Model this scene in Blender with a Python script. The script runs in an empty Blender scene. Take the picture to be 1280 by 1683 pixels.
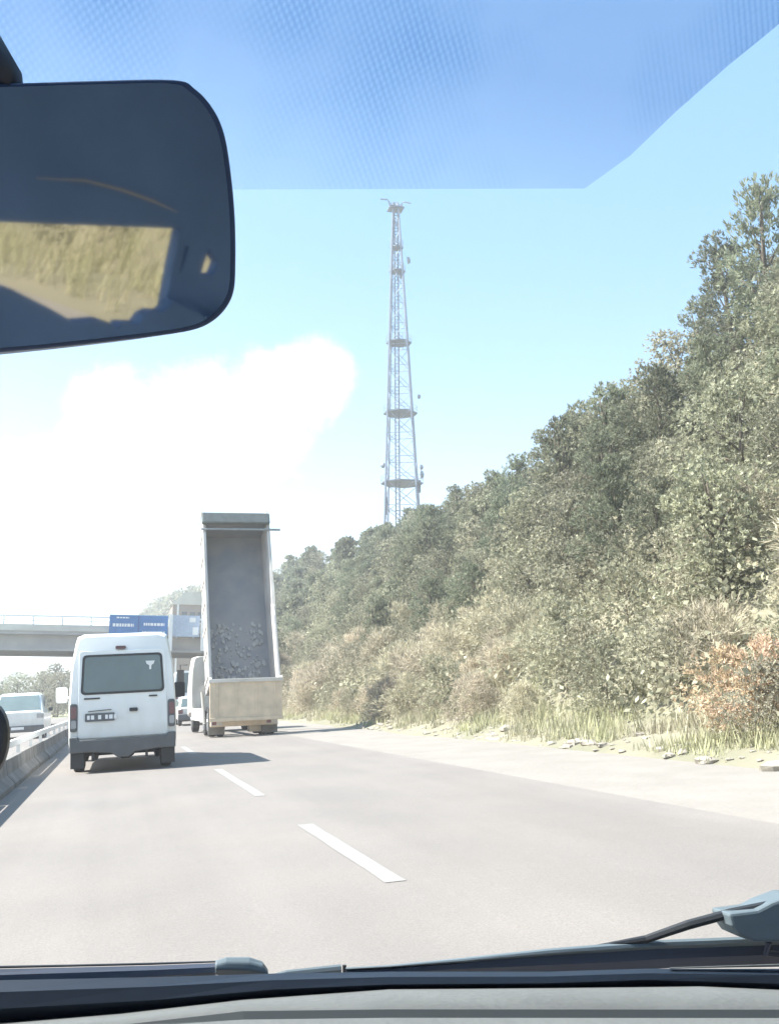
import bpy, math, random
from mathutils import Vector, Matrix, noise
R = math.radians
random.seed(11)
S = bpy.context.scene
COL = S.collection

# ------------------------------------------------------------------ camera, sky, sun, exposure
EYE = Vector((0, 0, 1.3))
FPX = 1600.0                                   # focal length in pixels of the 1280x1683 photograph
PITCH = math.atan(315.5 / FPX)
YAW = math.atan(450 / FPX * math.cos(PITCH))
TILT = R(3.2)                                  # the road is banked: its right side is higher
TT = math.tan(TILT)
cam = bpy.data.cameras.new('camera')
cam.sensor_fit = 'VERTICAL'; cam.sensor_height = 36; cam.sensor_width = 36 * 1280 / 1683
cam.lens = 36 * FPX / 1683
cam.clip_start = 0.02; cam.clip_end = 6000
co = bpy.data.objects.new('camera', cam); COL.objects.link(co)
co.location = EYE
co.rotation_euler = (math.pi / 2 + PITCH, 0, -YAW)
S.camera = co

SUN_DIR = Vector((-2.3, 0.45, 2.7)).normalized()      # towards the sun
SUN_EL = math.asin(SUN_DIR.z)
SUN_AZ = math.atan2(SUN_DIR.x, SUN_DIR.y)
w = bpy.data.worlds.new('World'); S.world = w; w.use_nodes = True
nt = w.node_tree; nt.nodes.clear()
def N(t, **k):
    n = nt.nodes.new(t)
    for a, b in k.items(): setattr(n, a, b)
    return n
L = lambda a, b: nt.links.new(a, b)
out = N('ShaderNodeOutputWorld'); bg = N('ShaderNodeBackground'); bg.inputs['Strength'].default_value = 0.11
sky = N('ShaderNodeTexSky', sky_type='NISHITA'); sky.sun_disc = False
sky.sun_elevation = SUN_EL; sky.sun_rotation = SUN_AZ
sky.air_density = 1.0; sky.dust_density = 1.2; sky.ozone_density = 1.6; sky.altitude = 100
tc = N('ShaderNodeTexCoord')
nrm = N('ShaderNodeVectorMath', operation='NORMALIZE'); L(tc.outputs['Generated'], nrm.inputs[0])
# soft cumulus: warped direction against a few big puffs, and scattered banks of noise low over the horizon elsewhere
ns = N('ShaderNodeTexNoise'); ns.inputs['Scale'].default_value = 8; ns.inputs['Detail'].default_value = 6
ns.inputs['Roughness'].default_value = 0.62
L(nrm.outputs[0], ns.inputs['Vector'])
def vray(x, y):
    fw = Vector((math.sin(YAW) * math.cos(PITCH), math.cos(YAW) * math.cos(PITCH), math.sin(PITCH)))
    rt = Vector((math.cos(YAW), -math.sin(YAW), 0)); up = rt.cross(fw)
    return (fw * FPX + rt * (x - 640) + up * (841.5 - y)).normalized()
acc = None
PUFFS = [(500, 640, .046), (430, 690, .062), (330, 680, .055), (200, 765, .075), (60, 835, .09), (-120, 900, .14),
         (300, 760, .07), (548, 612, .020), (-400, 800, .2), (-700, 900, .16)]
for px, py, r in PUFFS:
    c = vray(px, py)
    d = N('ShaderNodeVectorMath', operation='DISTANCE'); L(nrm.outputs[0], d.inputs[0]); d.inputs[1].default_value = c
    m = N('ShaderNodeMath', operation='DIVIDE'); L(d.outputs['Value'], m.inputs[0]); m.inputs[1].default_value = r
    s = N('ShaderNodeMath', operation='SUBTRACT'); s.inputs[0].default_value = 1.0; L(m.outputs[0], s.inputs[1])
    if acc is None: acc = s
    else:
        mx = N('ShaderNodeMath', operation='SMOOTH_MAX'); mx.inputs[2].default_value = .25
        L(acc.outputs[0], mx.inputs[0]); L(s.outputs[0], mx.inputs[1]); acc = mx
nz = N('ShaderNodeMath', operation='MULTIPLY_ADD'); L(ns.outputs['Fac'], nz.inputs[0])
nz.inputs[1].default_value = 2.6; nz.inputs[2].default_value = -1.3
cm = N('ShaderNodeMath', operation='ADD'); L(acc.outputs[0], cm.inputs[0]); L(nz.outputs[0], cm.inputs[1])
mr = N('ShaderNodeMapRange', interpolation_type='SMOOTHSTEP'); L(cm.outputs[0], mr.inputs['Value'])
mr.inputs['From Min'].default_value = -0.12; mr.inputs['From Max'].default_value = 0.62
mr.inputs['To Max'].default_value = 0.95
# general whitish air, stronger towards the horizon all the way round
sep = N('ShaderNodeSeparateXYZ'); L(nrm.outputs[0], sep.inputs[0])
hz = N('ShaderNodeMapRange'); L(sep.outputs['Z'], hz.inputs['Value'])
hz.inputs['From Min'].default_value = 0.0; hz.inputs['From Max'].default_value = 0.60
hz.inputs['To Min'].default_value = 1.0; hz.inputs['To Max'].default_value = 0.0
hp = N('ShaderNodeMath', operation='POWER'); L(hz.outputs[0], hp.inputs[0]); hp.inputs[1].default_value = 2.8
air = N('ShaderNodeMix', data_type='RGBA'); L(hp.outputs[0], air.inputs['Factor'])
air.inputs['A'].default_value = (.40, 1.25, 2.3, 1); air.inputs['B'].default_value = (3.0, 3.2, 3.5, 1)
mixh = N('ShaderNodeMix', data_type='RGBA'); mixh.inputs['Factor'].default_value = .72; L(sky.outputs[0], mixh.inputs['A'])
L(air.outputs['Result'], mixh.inputs['B'])
mixc = N('ShaderNodeMix', data_type='RGBA'); L(mr.outputs[0], mixc.inputs['Factor']); L(mixh.outputs['Result'], mixc.inputs['A'])
mixc.inputs['B'].default_value = (4.4, 4.4, 4.5, 1)
L(mixc.outputs['Result'], bg.inputs['Color']); L(bg.outputs[0], out.inputs[0])

sl = bpy.data.lights.new('sun', 'SUN'); sl.energy = 4.0; sl.angle = R(0.55); sl.color = (1, .95, .88)
so = bpy.data.objects.new('sun', sl); COL.objects.link(so)
so.rotation_euler = SUN_DIR.to_track_quat('Z', 'Y').to_euler(); so.location = (-20, 5, 40)
S.view_settings.view_transform = 'Standard'; S.view_settings.look = 'None'
S.view_settings.gamma = 1; S.view_settings.use_curve_mapping = False
S.view_settings.exposure = 1.97
S.render.engine = 'CYCLES'
S.cycles.max_bounces = 6; S.cycles.volume_bounces = 1; S.cycles.transparent_max_bounces = 12; S.cycles.use_denoising = True

def at(x, y, Y):
    """point seen at pixel x, y at forward distance Y along the road"""
    d = vray(x, y); return EYE + d * (Y / d.y)
def gz(x): return TT * x

# ------------------------------------------------------------------ materials
MATS = {}
def mat(name, col, rough=.7, metal=0, var=.12, scale=6, bump=0, rnd=0, col2=None, trans=0, spec=.5, attr=False, coat=0, detail=5, emit=None):
    if name in MATS: return MATS[name]
    m = bpy.data.materials.new(name); m.use_nodes = True
    t = m.node_tree; b = t.nodes['Principled BSDF']
    b.inputs['Roughness'].default_value = rough; b.inputs['Metallic'].default_value = metal
    b.inputs['Specular IOR Level'].default_value = spec
    if coat: b.inputs['Coat Weight'].default_value = coat
    tc = t.nodes.new('ShaderNodeTexCoord')
    n = t.nodes.new('ShaderNodeTexNoise'); n.inputs['Scale'].default_value = scale; n.inputs['Detail'].default_value = detail
    t.links.new(tc.outputs['Object'], n.inputs['Vector'])
    c2 = col2 or tuple(c * (1 - var * 2) for c in col)
    mx = t.nodes.new('ShaderNodeMix'); mx.data_type = 'RGBA'
    mx.inputs['A'].default_value = (*c2, 1); mx.inputs['B'].default_value = (*col, 1)
    mp = t.nodes.new('ShaderNodeMapRange'); mp.inputs['From Min'].default_value = .3; mp.inputs['From Max'].default_value = .7
    t.links.new(n.outputs['Fac'], mp.inputs['Value']); t.links.new(mp.outputs[0], mx.inputs['Factor'])
    c = mx.outputs['Result']
    if attr:      # a random value per leaf clump
        a = t.nodes.new('ShaderNodeAttribute'); a.attribute_name = 'tone'
        h = t.nodes.new('ShaderNodeHueSaturation')
        q = t.nodes.new('ShaderNodeMapRange'); q.inputs['To Min'].default_value = .62; q.inputs['To Max'].default_value = 1.35
        t.links.new(a.outputs['Fac'], q.inputs['Value']); t.links.new(q.outputs[0], h.inputs['Value'])
        t.links.new(c, h.inputs['Color']); c = h.outputs['Color']
    if rnd:       # each object its own tone
        oi = t.nodes.new('ShaderNodeObjectInfo')
        h = t.nodes.new('ShaderNodeHueSaturation')
        q = t.nodes.new('ShaderNodeMapRange'); q.inputs['To Min'].default_value = 1 - rnd; q.inputs['To Max'].default_value = 1 + rnd
        t.links.new(oi.outputs['Random'], q.inputs['Value']); t.links.new(q.outputs[0], h.inputs['Value'])
        q2 = t.nodes.new('ShaderNodeMath'); q2.operation = 'MULTIPLY'; q2.inputs[1].default_value = 7.31
        fr = t.nodes.new('ShaderNodeMath'); fr.operation = 'FRACT'
        t.links.new(oi.outputs['Random'], q2.inputs[0]); t.links.new(q2.outputs[0], fr.inputs[0])
        q3 = t.nodes.new('ShaderNodeMapRange'); q3.inputs['To Min'].default_value = .484; q3.inputs['To Max'].default_value = .522
        t.links.new(fr.outputs[0], q3.inputs['Value']); t.links.new(q3.outputs[0], h.inputs['Hue'])
        t.links.new(c, h.inputs['Color']); c = h.outputs['Color']
    t.links.new(c, b.inputs['Base Color'])
    if bump:
        bp = t.nodes.new('ShaderNodeBump'); bp.inputs['Strength'].default_value = bump; bp.inputs['Distance'].default_value = .02
        n2 = t.nodes.new('ShaderNodeTexNoise'); n2.inputs['Scale'].default_value = scale * 8; n2.inputs['Detail'].default_value = 4
        t.links.new(tc.outputs['Object'], n2.inputs['Vector'])
        t.links.new(n2.outputs['Fac'], bp.inputs['Height']); t.links.new(bp.outputs[0], b.inputs['Normal'])
    if trans:
        o = t.nodes['Material Output']; ts = t.nodes.new('ShaderNodeBsdfTranslucent'); ms = t.nodes.new('ShaderNodeMixShader')
        t.links.new(c, ts.inputs['Color']); ms.inputs[0].default_value = trans
        t.links.new(b.outputs[0], ms.inputs[1]); t.links.new(ts.outputs[0], ms.inputs[2]); t.links.new(ms.outputs[0], o.inputs['Surface'])
    MATS[name] = m; return m

# ------------------------------------------------------------------ mesh helpers
class MB:
    def __init__(s): s.v = []; s.f = []; s.mi = []
    def add(s, vs, fs, mi=0):
        o = len(s.v); s.v += [tuple(v) for v in vs]; s.f += [tuple(i + o for i in f) for f in fs]; s.mi += [mi] * len(fs); return s
    def hexa(s, p, mi=0):      # 8 corners: bottom ring 4, top ring 4
        return s.add(p, [(3, 2, 1, 0), (4, 5, 6, 7), (0, 1, 5, 4), (1, 2, 6, 5), (2, 3, 7, 6), (3, 0, 4, 7)], mi)
    def box(s, a, b, mi=0):
        x0, y0, z0 = a; x1, y1, z1 = b
        return s.hexa([(x0, y0, z0), (x1, y0, z0), (x1, y1, z0), (x0, y1, z0), (x0, y0, z1), (x1, y0, z1), (x1, y1, z1), (x0, y1, z1)], mi)
    def tube(s, pts, rad, n=8, mi=0, cap=True):
        pts = [Vector(p) for p in pts]
        if not hasattr(rad, '__len__'): rad = [rad] * len(pts)
        rings = []; k0 = len(s.v)
        for i, p in enumerate(pts):
            d = (pts[min(i + 1, len(pts) - 1)] - pts[max(i - 1, 0)]).normalized()
            a = d.cross(Vector((0, 0, 1)) if abs(d.z) < .95 else Vector((1, 0, 0))).normalized(); b = d.cross(a)
            for j in range(n):
                t = 2 * math.pi * j / n
                s.v.append(tuple(p + (a * math.cos(t) + b * math.sin(t)) * rad[i]))
        for i in range(len(pts) - 1):
            for j in range(n):
                a0 = k0 + i * n + j; a1 = k0 + i * n + (j + 1) % n
                s.f.append((a0, a1, a1 + n, a0 + n)); s.mi.append(mi)
        if cap:
            s.f.append(tuple(k0 + j for j in reversed(range(n)))); s.mi.append(mi)
            s.f.append(tuple(k0 + (len(pts) - 1) * n + j for j in range(n))); s.mi.append(mi)
        return s
    def prism(s, poly, d, mi=0):      # poly: list of 3D points, d: offset vector (real thickness)
        n = len(poly); d = Vector(d)
        return s.add([Vector(p) for p in poly] + [Vector(p) + d for p in poly],
                     [tuple(reversed(range(n))), tuple(range(n, 2 * n))] + [(i, (i + 1) % n, n + (i + 1) % n, n + i) for i in range(n)], mi)
    def lathe(s, c, axis, prof, n=20, mi=0):    # prof: (offset along axis, radius)
        c = Vector(c); ax = Vector(axis).normalized()
        return s.tube([c + ax * o for o, r in prof], [max(r, 1e-4) for o, r in prof], n, mi)
    def mesh(s, name):
        me = bpy.data.meshes.new(name); me.from_pydata(s.v, [], s.f)
        if any(s.mi): me.polygons.foreach_set('material_index', s.mi)
        me.update(); return me
def link(name, me, mats, parent=None, smooth=False, bevel=0, seg=2):
    o = bpy.data.objects.new(name, me); COL.objects.link(o)
    for m in (mats if isinstance(mats, (list, tuple)) else [mats]): me.materials.append(m)
    if smooth: me.shade_smooth()
    if bevel:
        b = o.modifiers.new('edge', 'BEVEL'); b.width = bevel; b.segments = seg; b.limit_method = 'ANGLE'; b.angle_limit = R(35)
        me.shade_smooth() if smooth else None
    o.parent = parent; return o
def part(name, mb, m, parent, **k): return link(name, mb.mesh(name), m, parent, **k)
def tag(o, label, cat=None, group=None, kind=None):
    if label: o['label'] = label
    if cat: o['category'] = cat
    if group: o['group'] = group
    if kind: o['kind'] = kind
    return o
def empty(name, loc=(0, 0, 0), label=None, cat=None, group=None, roll=True, rz=0):
    o = bpy.data.objects.new(name, None); COL.objects.link(o); o.location = loc; o.empty_display_size = .3
    if roll: o.rotation_euler = (0, -TILT, rz)
    return tag(o, label, cat, group)
def structure(name, mb, m, **k):
    o = part(name, mb, m, None, **k); o['kind'] = 'structure'; return o
def copy_tree(o, parent=None):
    c = o.copy(); COL.objects.link(c); c.parent = parent
    for ch in list(o.children): copy_tree(ch, c)
    return c

# ------------------------------------------------------------------ ground, road
m_asphalt = mat('asphalt', (.198, .178, .162), .85, var=.07, scale=.6, bump=.25, col2=(.178, .162, .151), detail=9)
_t = m_asphalt.node_tree; _b = _t.nodes['Principled BSDF']; _src = _b.inputs['Base Color'].links[0].from_socket
def _noise(scale, sx, sy, lo, hi, det=4, a=.35, b_=.65):
    c = _t.nodes.new('ShaderNodeTexCoord'); m = _t.nodes.new('ShaderNodeMapping'); m.inputs['Scale'].default_value = (sx, sy, 1)
    n = _t.nodes.new('ShaderNodeTexNoise'); n.inputs['Scale'].default_value = scale; n.inputs['Detail'].default_value = det
    q = _t.nodes.new('ShaderNodeMapRange'); q.inputs['From Min'].default_value = a; q.inputs['From Max'].default_value = b_
    q.inputs['To Min'].default_value = lo; q.inputs['To Max'].default_value = hi
    _t.links.new(c.outputs['Object'], m.inputs[0]); _t.links.new(m.outputs[0], n.inputs['Vector']); _t.links.new(n.outputs['Fac'], q.inputs['Value']); return q.outputs[0]
def _mul(u, v):
    m = _t.nodes.new('ShaderNodeMath'); m.operation = 'MULTIPLY'; _t.links.new(u, m.inputs[0]); _t.links.new(v, m.inputs[1]); return m.outputs[0]
_f = _mul(_mul(_noise(1.6, 1.0, .02, .95, 1.04), _noise(70, 1, 1, .90, 1.10, 2)), _noise(.9, 1, .35, .965, 1.03, 6, .42, .58))
_h = _t.nodes.new('ShaderNodeHueSaturation'); _t.links.new(_f, _h.inputs['Value']); _t.links.new(_src, _h.inputs['Color']); _t.links.new(_h.outputs[0], _b.inputs['Base Color'])
m_shoulder = mat('dusty_shoulder', (.25, .229, .205), .95, var=.06, scale=1.3, bump=.5, col2=(.215, .197, .176), detail=9)
m_paint = mat('road_paint', (.27, .26, .245), .7, var=.08, scale=9)
m_dirt = mat('dry_earth', (.25, .225, .165), .95, scale=.5, col2=(.17, .165, .11), bump=.6)
m_field = mat('field', (.20, .22, .12), .95, scale=.05, col2=(.27, .25, .16))

def sheet(x0, x1, y0, y1, dz, ny=40, nx=2, wob=0):
    b = MB(); vs = []
    for j in range(ny + 1):
        y = y0 + (y1 - y0) * (j / ny) ** 1.0
        for i in range(nx + 1):
            x = x0 + (x1 - x0) * i / nx
            if wob and i == nx: x += wob * noise.noise(Vector((y * .35, 3.3, 0)))
            vs.append((x, y, gz(x) + dz))
    fs = [(j * (nx + 1) + i, j * (nx + 1) + i + 1, (j + 1) * (nx + 1) + i + 1, (j + 1) * (nx + 1) + i) for j in range(ny) for i in range(nx)]
    return b.add(vs, fs)
def gx(x):            # cross section of the ground: banked carriageways, level beyond
    if x < -14: return gz(-14)
    if x > 9: return gz(9)
    return gz(x)
b = MB()
xs = [-950, -400, -60, -14, -6, 0, 9, 60, 400, 950]
ys = [-300, -60, 0, 60, 200, 600, 1100]
vs = [(x, y, gx(x) - .012) for y in ys for x in xs]
fs = [(j * 10 + i, j * 10 + i + 1, (j + 1) * 10 + i + 1, (j + 1) * 10 + i) for j in range(len(ys) - 1) for i in range(9)]
structure('ground', b.add(vs, fs), m_field)
structure('road', sheet(-1.9, 5.45, -70, 600, 0, 60), m_asphalt)
structure('shoulder', sheet(5.45, 8.6, -70, 420, -.004, 300, 2, .5), m_shoulder)
structure('opposite_road', sheet(-12.5, -2.5, -70, 128, 0, 30), m_asphalt)
structure('median', sheet(-2.5, -1.9, -70, 600, -.004, 60), m_shoulder)
def marking(x0, x1, y0, y1, dz=.004):
    g = MB()
    n = 6; xs_ = [x0 + (x1 - x0) * i / 1 for i in range(2)]
    vs = []
    for j in range(n + 1):
        y = y0 + (y1 - y0) * j / n
        for x in xs_: vs.append((x + random.uniform(-.008, .008), y, gz(x) + dz))
    return g.add(vs, [(2 * j, 2 * j + 1, 2 * j + 3, 2 * j + 2) for j in range(n)])
for (a, c) in ((6.75, 10.1), (13.3, 18.9), (24.8, 29.0), (35.5, 39.5), (46, 50), (57, 61), (68, 72), (80, 84), (-3.5, .2), (-14, -10.5), (-25, -21)):
    structure('lane_dash', marking(1.83, 1.98, a, c), m_paint)

structure('edge_line', marking(5.05, 5.25, -60, -1.5), m_paint)
# ------------------------------------------------------------------ hillside
def ss(a, b, x):
    t = min(1, max(0, (x - a) / (b - a))); return t * t * (3 - 2 * t)
def lerp_tab(tab, x):
    if x <= tab[0][0]: return tab[0][1]
    for (a, u), (b_, v) in zip(tab, tab[1:]):
        if x <= b_: return u + (v - u) * (x - a) / (b_ - a)
    return tab[-1][1]
GT = [(-60, .8), (0, .95), (22, 1.18), (33, 1.12), (40, .92), (52, .90), (68, .93), (92, 1.0), (120, 1.12), (165, 1.42), (185, 1.3), (230, .35), (300, .1)]
def hill(x, y):
    e = 8.2 + .5 * noise.noise(Vector((y * .12, 0, 7)))
    z = gz(min(x, 9))
    if x > e:
        t = x - e
        r = .22 * min(t, 2.2) + .86 * max(0, min(t, 19) - 2.2) + .30 * max(0, min(t, 45) - 19)
        r = r * lerp_tab(GT, y)
        r += (noise.noise(Vector((x * .12, y * .1, 2))) * 1.6 + noise.noise(Vector((x * .5, y * .5, 5))) * .35) * ss(0, 6, t)
        z += max(r, -.02)
    else: z -= .03
    return z
b = MB(); X = [7.6 + .55 * i for i in range(53)] + [31 + 3 * i for i in range(1, 14)]
Yg = [-70 + 1.6 * j for j in range(86)] + [66 + 3 * j for j in range(1, 85)]
vs = [(x, y, hill(x, y)) for y in Yg for x in X]; n = len(X)
fs = [(j * n + i, j * n + i + 1, (j + 1) * n + i + 1, (j + 1) * n + i) for j in range(len(Yg) - 1) for i in range(n - 1)]
h = structure('hillside', b.add(vs, fs), m_dirt, smooth=True)

# far hills past the bridge
def mound(name, cx, cy, rx, ry, hh, seed, m, base=-.6):
    b = MB(); vs = []; nx, ny = 60, 24
    for j in range(ny + 1):
        for i in range(nx + 1):
            u, v = i / nx * 2 - 1, j / ny * 2 - 1
            x, y = cx + u * rx, cy + v * ry
            f = max(0, 1 - u * u) ** 1.1 * max(0, 1 - v * v)
            z = base + hh * f * (1 + .45 * noise.noise(Vector((x * 2.2 / rx + seed, y * 2 / ry, seed)))) + hh * .03 * noise.noise(Vector((x * .12, y * .12, seed)))
            if f <= 0: z = base - .5
            vs.append((x, y, z))
    b.add(vs, [(j * (nx + 1) + i, j * (nx + 1) + i + 1, (j + 1) * (nx + 1) + i + 1, (j + 1) * (nx + 1) + i) for j in range(ny) for i in range(nx)])
    structure(name, b, m, smooth=True); return lambda x, y: None
m_farhill = mat('far_scrub', (.085, .10, .055), .95, scale=.05, col2=(.15, .14, .09))
mound('far_hill', 34, 310, 50, 80, 33, 3.1, m_farhill)
mound('far_hill', -120, 700, 330, 160, 20, 8.4, m_farhill)
mound('far_hill', -420, 880, 420, 200, 34, 1.4, m_farhill)

# ------------------------------------------------------------------ vegetation
def quad_leaf(mb, tones, p, d, s, wdt, tone, nrm_):
    side = d.cross(nrm_)
    if side.length < 1e-3: side = Vector((1, 0, 0))
    side.normalize(); side *= wdt
    k = len(mb.v)
    mb.v += [tuple(p - side * .25), tuple(p + d * s * .5 + side), tuple(p + d * s), tuple(p + d * s * .5 - side)]
    mb.f.append((k, k + 1, k + 2, k + 3)); mb.mi.append(0); tones.append(tone)
def rv():
    while True:
        v = Vector((random.uniform(-1, 1), random.uniform(-1, 1), random.uniform(-1, 1)))
        if .05 < v.length < 1: return v.normalized()
def set_tone(me, tones):
    a = me.attributes.new('tone', 'FLOAT', 'FACE'); a.data.foreach_set('value', tones)
def crown_mesh(name, H, W, lobes, clumps, leaves, ls, lw, base=.25, droop=0, open_=.55):
    """leafy crown: leaf clumps on the outside of several uneven lobes"""
    mb = MB(); tones = []
    L_ = []
    for i in range(lobes):
        t = (i + .5) / lobes
        zz = H * (base + (1 - base) * t * .92)
        rad = W * (math.sin(math.pi * min(1, .18 + .78 * t)) ** .7) * .6
        a = i * 2.4 + random.uniform(-.5, .5)
        off = rad * random.uniform(.3, .95)
        L_.append((Vector((math.cos(a) * off, math.sin(a) * off, zz)), W * random.uniform(.28, .5) * (1.15 - .5 * t)))
    for i in range(clumps):
        c, r = random.choice(L_)
        d = rv(); d.z = d.z * .8 + .12
        rr = r * (open_ + (1.12 - open_) * random.random() ** .6)
        p = c + Vector((d.x * rr, d.y * rr, d.z * rr * .8))
        if p.z < .1: continue
        tone = min(1, max(0, random.gauss(.45, .2)))
        outw = (p - Vector((0, 0, H * .45))).normalized()
        for k in range(leaves):
            dd = (rv() * .9 + outw * .8 + Vector((0, 0, .25 - droop))).normalized()
            quad_leaf(mb, tones, p + rv() * ls * .25, dd, ls * random.uniform(.6, 1.2), lw * random.uniform(.6, 1.1),
                      min(1, max(0, tone + random.uniform(-.12, .12))), (outw + d * .6 + rv() * .7 + Vector((0, 0, .3))).normalized())
    me = mb.mesh(name); set_tone(me, tones); return me, L_
def trunk_mb(H, lobes, r0):
    mb = MB()
    lean = Vector((random.uniform(-.08, .08), random.uniform(-.08, .08), 0)) * H
    mb.tube([(0, 0, -.4), (lean.x * .3, lean.y * .3, H * .35), (lean.x * .7, lean.y * .7, H * .62), (lean.x, lean.y, H * .86)], [r0 * 1.2, r0 * .85, r0 * .5, r0 * .16], 7)
    for c, r in lobes:
        z0 = max(.12 * H, c.z * .68)
        mb.tube([(lean.x * z0 / H, lean.y * z0 / H, z0), ((c.x + lean.x * .5) * .55, (c.y + lean.y * .5) * .55, (z0 + c.z) * .5 + .1), tuple(c)], [r0 * .38, r0 * .25, r0 * .08], 5)
    return mb
m_pine = mat('pine_needles', (.215, .235, .160), .6, var=.2, scale=.8, rnd=.25, col2=(.17, .18, .115), attr=True, trans=.4, spec=.3)
m_broad = mat('broad_leaves', (.35, .34, .245), .55, scale=.8, rnd=.28, col2=(.25, .245, .165), attr=True, trans=.38, spec=.4)
m_shrub = mat('shrub_leaves', (.395, .37, .275), .6, scale=1.5, rnd=.25, col2=(.30, .285, .20), attr=True, trans=.3, spec=.3)
m_dry = mat('dry_twigs', (.53, .465, .345), .8, scale=1.5, rnd=.18, col2=(.39, .355, .27), attr=True, trans=.3, spec=.2)
m_rust = mat('rusty_dry_leaves', (.60, .45, .33), .8, scale=1.5, rnd=.1, col2=(.5, .40, .25), attr=True, trans=.3, spec=.2)
m_bark = mat('bark', (.13, .105, .08), .9, scale=9, bump=.5)
m_stem = mat('dry_stem', (.26, .21, .15), .9, scale=9)
class Kind:
    def __init__(s, name, variants, m, mt, fine=None): s.name = name; s.v = variants; s.m = m; s.mt = mt
def make_kind(nm, nvar, m, mt, H, W, lobes, clumps, leaves, ls, lw, r0, **k):
    out = []
    for i in range(nvar):
        hh = H * random.uniform(.88, 1.12); ww = W * random.uniform(.88, 1.15)
        me, lb = crown_mesh('crown', hh, ww, lobes, clumps, leaves, ls, lw, **k)
        me.materials.append(m)
        tm = trunk_mb(hh, lb, r0).mesh('trunk'); tm.materials.append(mt); tm.shade_smooth()
        out.append((me, tm, hh))
    return out
PINE = make_kind('pine', 6, m_pine, m_bark, 6.2, 2.5, 12, 820, 8, .24, .036, .15, base=.22)
PINE_FAR = make_kind('pine', 4, m_pine, m_bark, 6.2, 2.7, 11, 330, 5, .6, .16, .15, base=.15)
BROAD = make_kind('broad', 6, m_broad, m_bark, 4.6, 2.7, 13, 1050, 8, .14, .038, .11, base=.12)
SHRUB = make_kind('shrub', 6, m_shrub, m_stem, 2.2, 1.7, 10, 800, 8, .10, .02, .03, base=.06, open_=.4)
DRY = make_kind('dry', 5, m_dry, m_stem, 1.7, 1.4, 9, 560, 7, .22, .011, .02, base=.04, open_=.2)
RUST = make_kind('rust', 2, m_rust, m_stem, 1.9, 1.6, 10, 700, 8, .11, .018, .025, base=.05, open_=.3)
def plant(name, variants, x, y, sc, label, group, cat, sz=1, dz=-.1, pn=('crown', 'trunk')):
    me, tm, hh = random.choice(variants)
    o = empty(name, (x, y, hill(x, y) + dz), label, cat, group, roll=False)
    o.rotation_euler = (random.uniform(-.07, .07), random.uniform(-.1, .03), random.uniform(0, 6.28))
    s_ = sc * random.uniform(.92, 1.08); o.scale = (s_, s_, s_ * sz)
    for nm, m_ in zip(pn, (me, tm)):
        c = bpy.data.objects.new(nm, m_); COL.objects.link(c); c.parent = o
    return o
def azi(x, y): return math.degrees(math.atan2(x, y))
# unique plants on the skyline first
taken = []
def uniq(name, V, px, py_ground_x, sc, label, cat, sz=1.0, **k):
    az = vray(px, 600); x = py_ground_x; y = x * az.y / az.x
    taken.append((x, y)); return plant(name, V, x, y, sc, label, None, cat, sz, **k)
uniq('pine_tree', PINE, 1268, 23.5, 1.06, 'tallest dark pine on the ridge, cut by the edge of the picture', 'pine tree', 1.28)
uniq('pine_tree', PINE, 1210, 24.5, .86, 'pine leaning over the steep skyline just beside the tallest one', 'pine tree', 1.1)
uniq('pine_tree', PINE, 1165, 25.5, .80, 'pine whose tip stands where the skyline turns steep', 'pine tree', 1.05)
uniq('pine_tree', PINE, 1065, 25.0, .72, 'small pine poking above the middle skyline hump', 'pine tree', 1.1)
uniq('pine_tree', PINE, 940, 25.0, .85, 'dark pine standing clear at the step in the skyline', 'pine tree', 1.15)
uniq('pine_tree', PINE, 895, 26.0, .55, 'small pine tip just below the step in the skyline', 'pine tree', 1.0)
def where(x, y):
    a = azi(x, y)
    return ' beside the raised truck' if a < 12 else ' right of the tower' if a < 21 else ' in the middle of the hillside' if a < 29 else ' towards the right edge'
npine = nbroad = nshrub = ndry = 0
y = 8.0
while y < 190:
    st = 2.35 if y < 60 else (3.3 if y < 110 else 4.3)
    x = 13.6
    while x < (31 if y > 20 else 27):
        xx = x + random.uniform(-1.1, 1.1); yy = y + random.uniform(-1.2, 1.2)
        a = azi(xx, yy)
        x += st * (1.0 if x < 20 else 1.08)
        if a > 43.5 or a < 6.2: continue
        if xx < 13.2 + .8 * math.sin(yy * .21): continue
        if any(abs(xx - u) + abs(yy - v) < 2.2 for u, v in taken): continue
        if 73 < yy < 78 and xx < 11: continue
        low = xx < 17
        far = yy > 95
        if random.random() < (.38 if low else .62) and npine < 285:
            sc = random.uniform(.62, .84) * (1 if not low else .8)
            lab, g = (('far green pine in the wood', 'far pines below the tower') if far else
                      ('olive pine on the lower part of the wooded slope', 'pines on the lower slope') if low else
                      ('green pine high in the wood near the ridge line', 'pines near the ridge'))
            lab, g = lab + where(xx, yy), g + where(xx, yy)
            plant('pine_tree', PINE_FAR if far else PINE, xx, yy, sc, lab, g, 'pine tree'); npine += 1
        elif nbroad < 290:
            sc = random.uniform(.72, 1.05) * (1 if not low else .8)
            lab, g = (('far round grey green tree in the wood', 'far round trees below the tower') if far else
                      ('round olive broadleaf tree on the lower wooded slope', 'round trees on the lower slope') if low else
                      ('round grey green broadleaf tree near the ridge line', 'round trees near the ridge'))
            lab, g = lab + where(xx, yy), g + where(xx, yy)
            plant('broadleaf_tree', BROAD, xx, yy, sc, lab, g, 'tree'); nbroad += 1
    y += st
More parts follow.
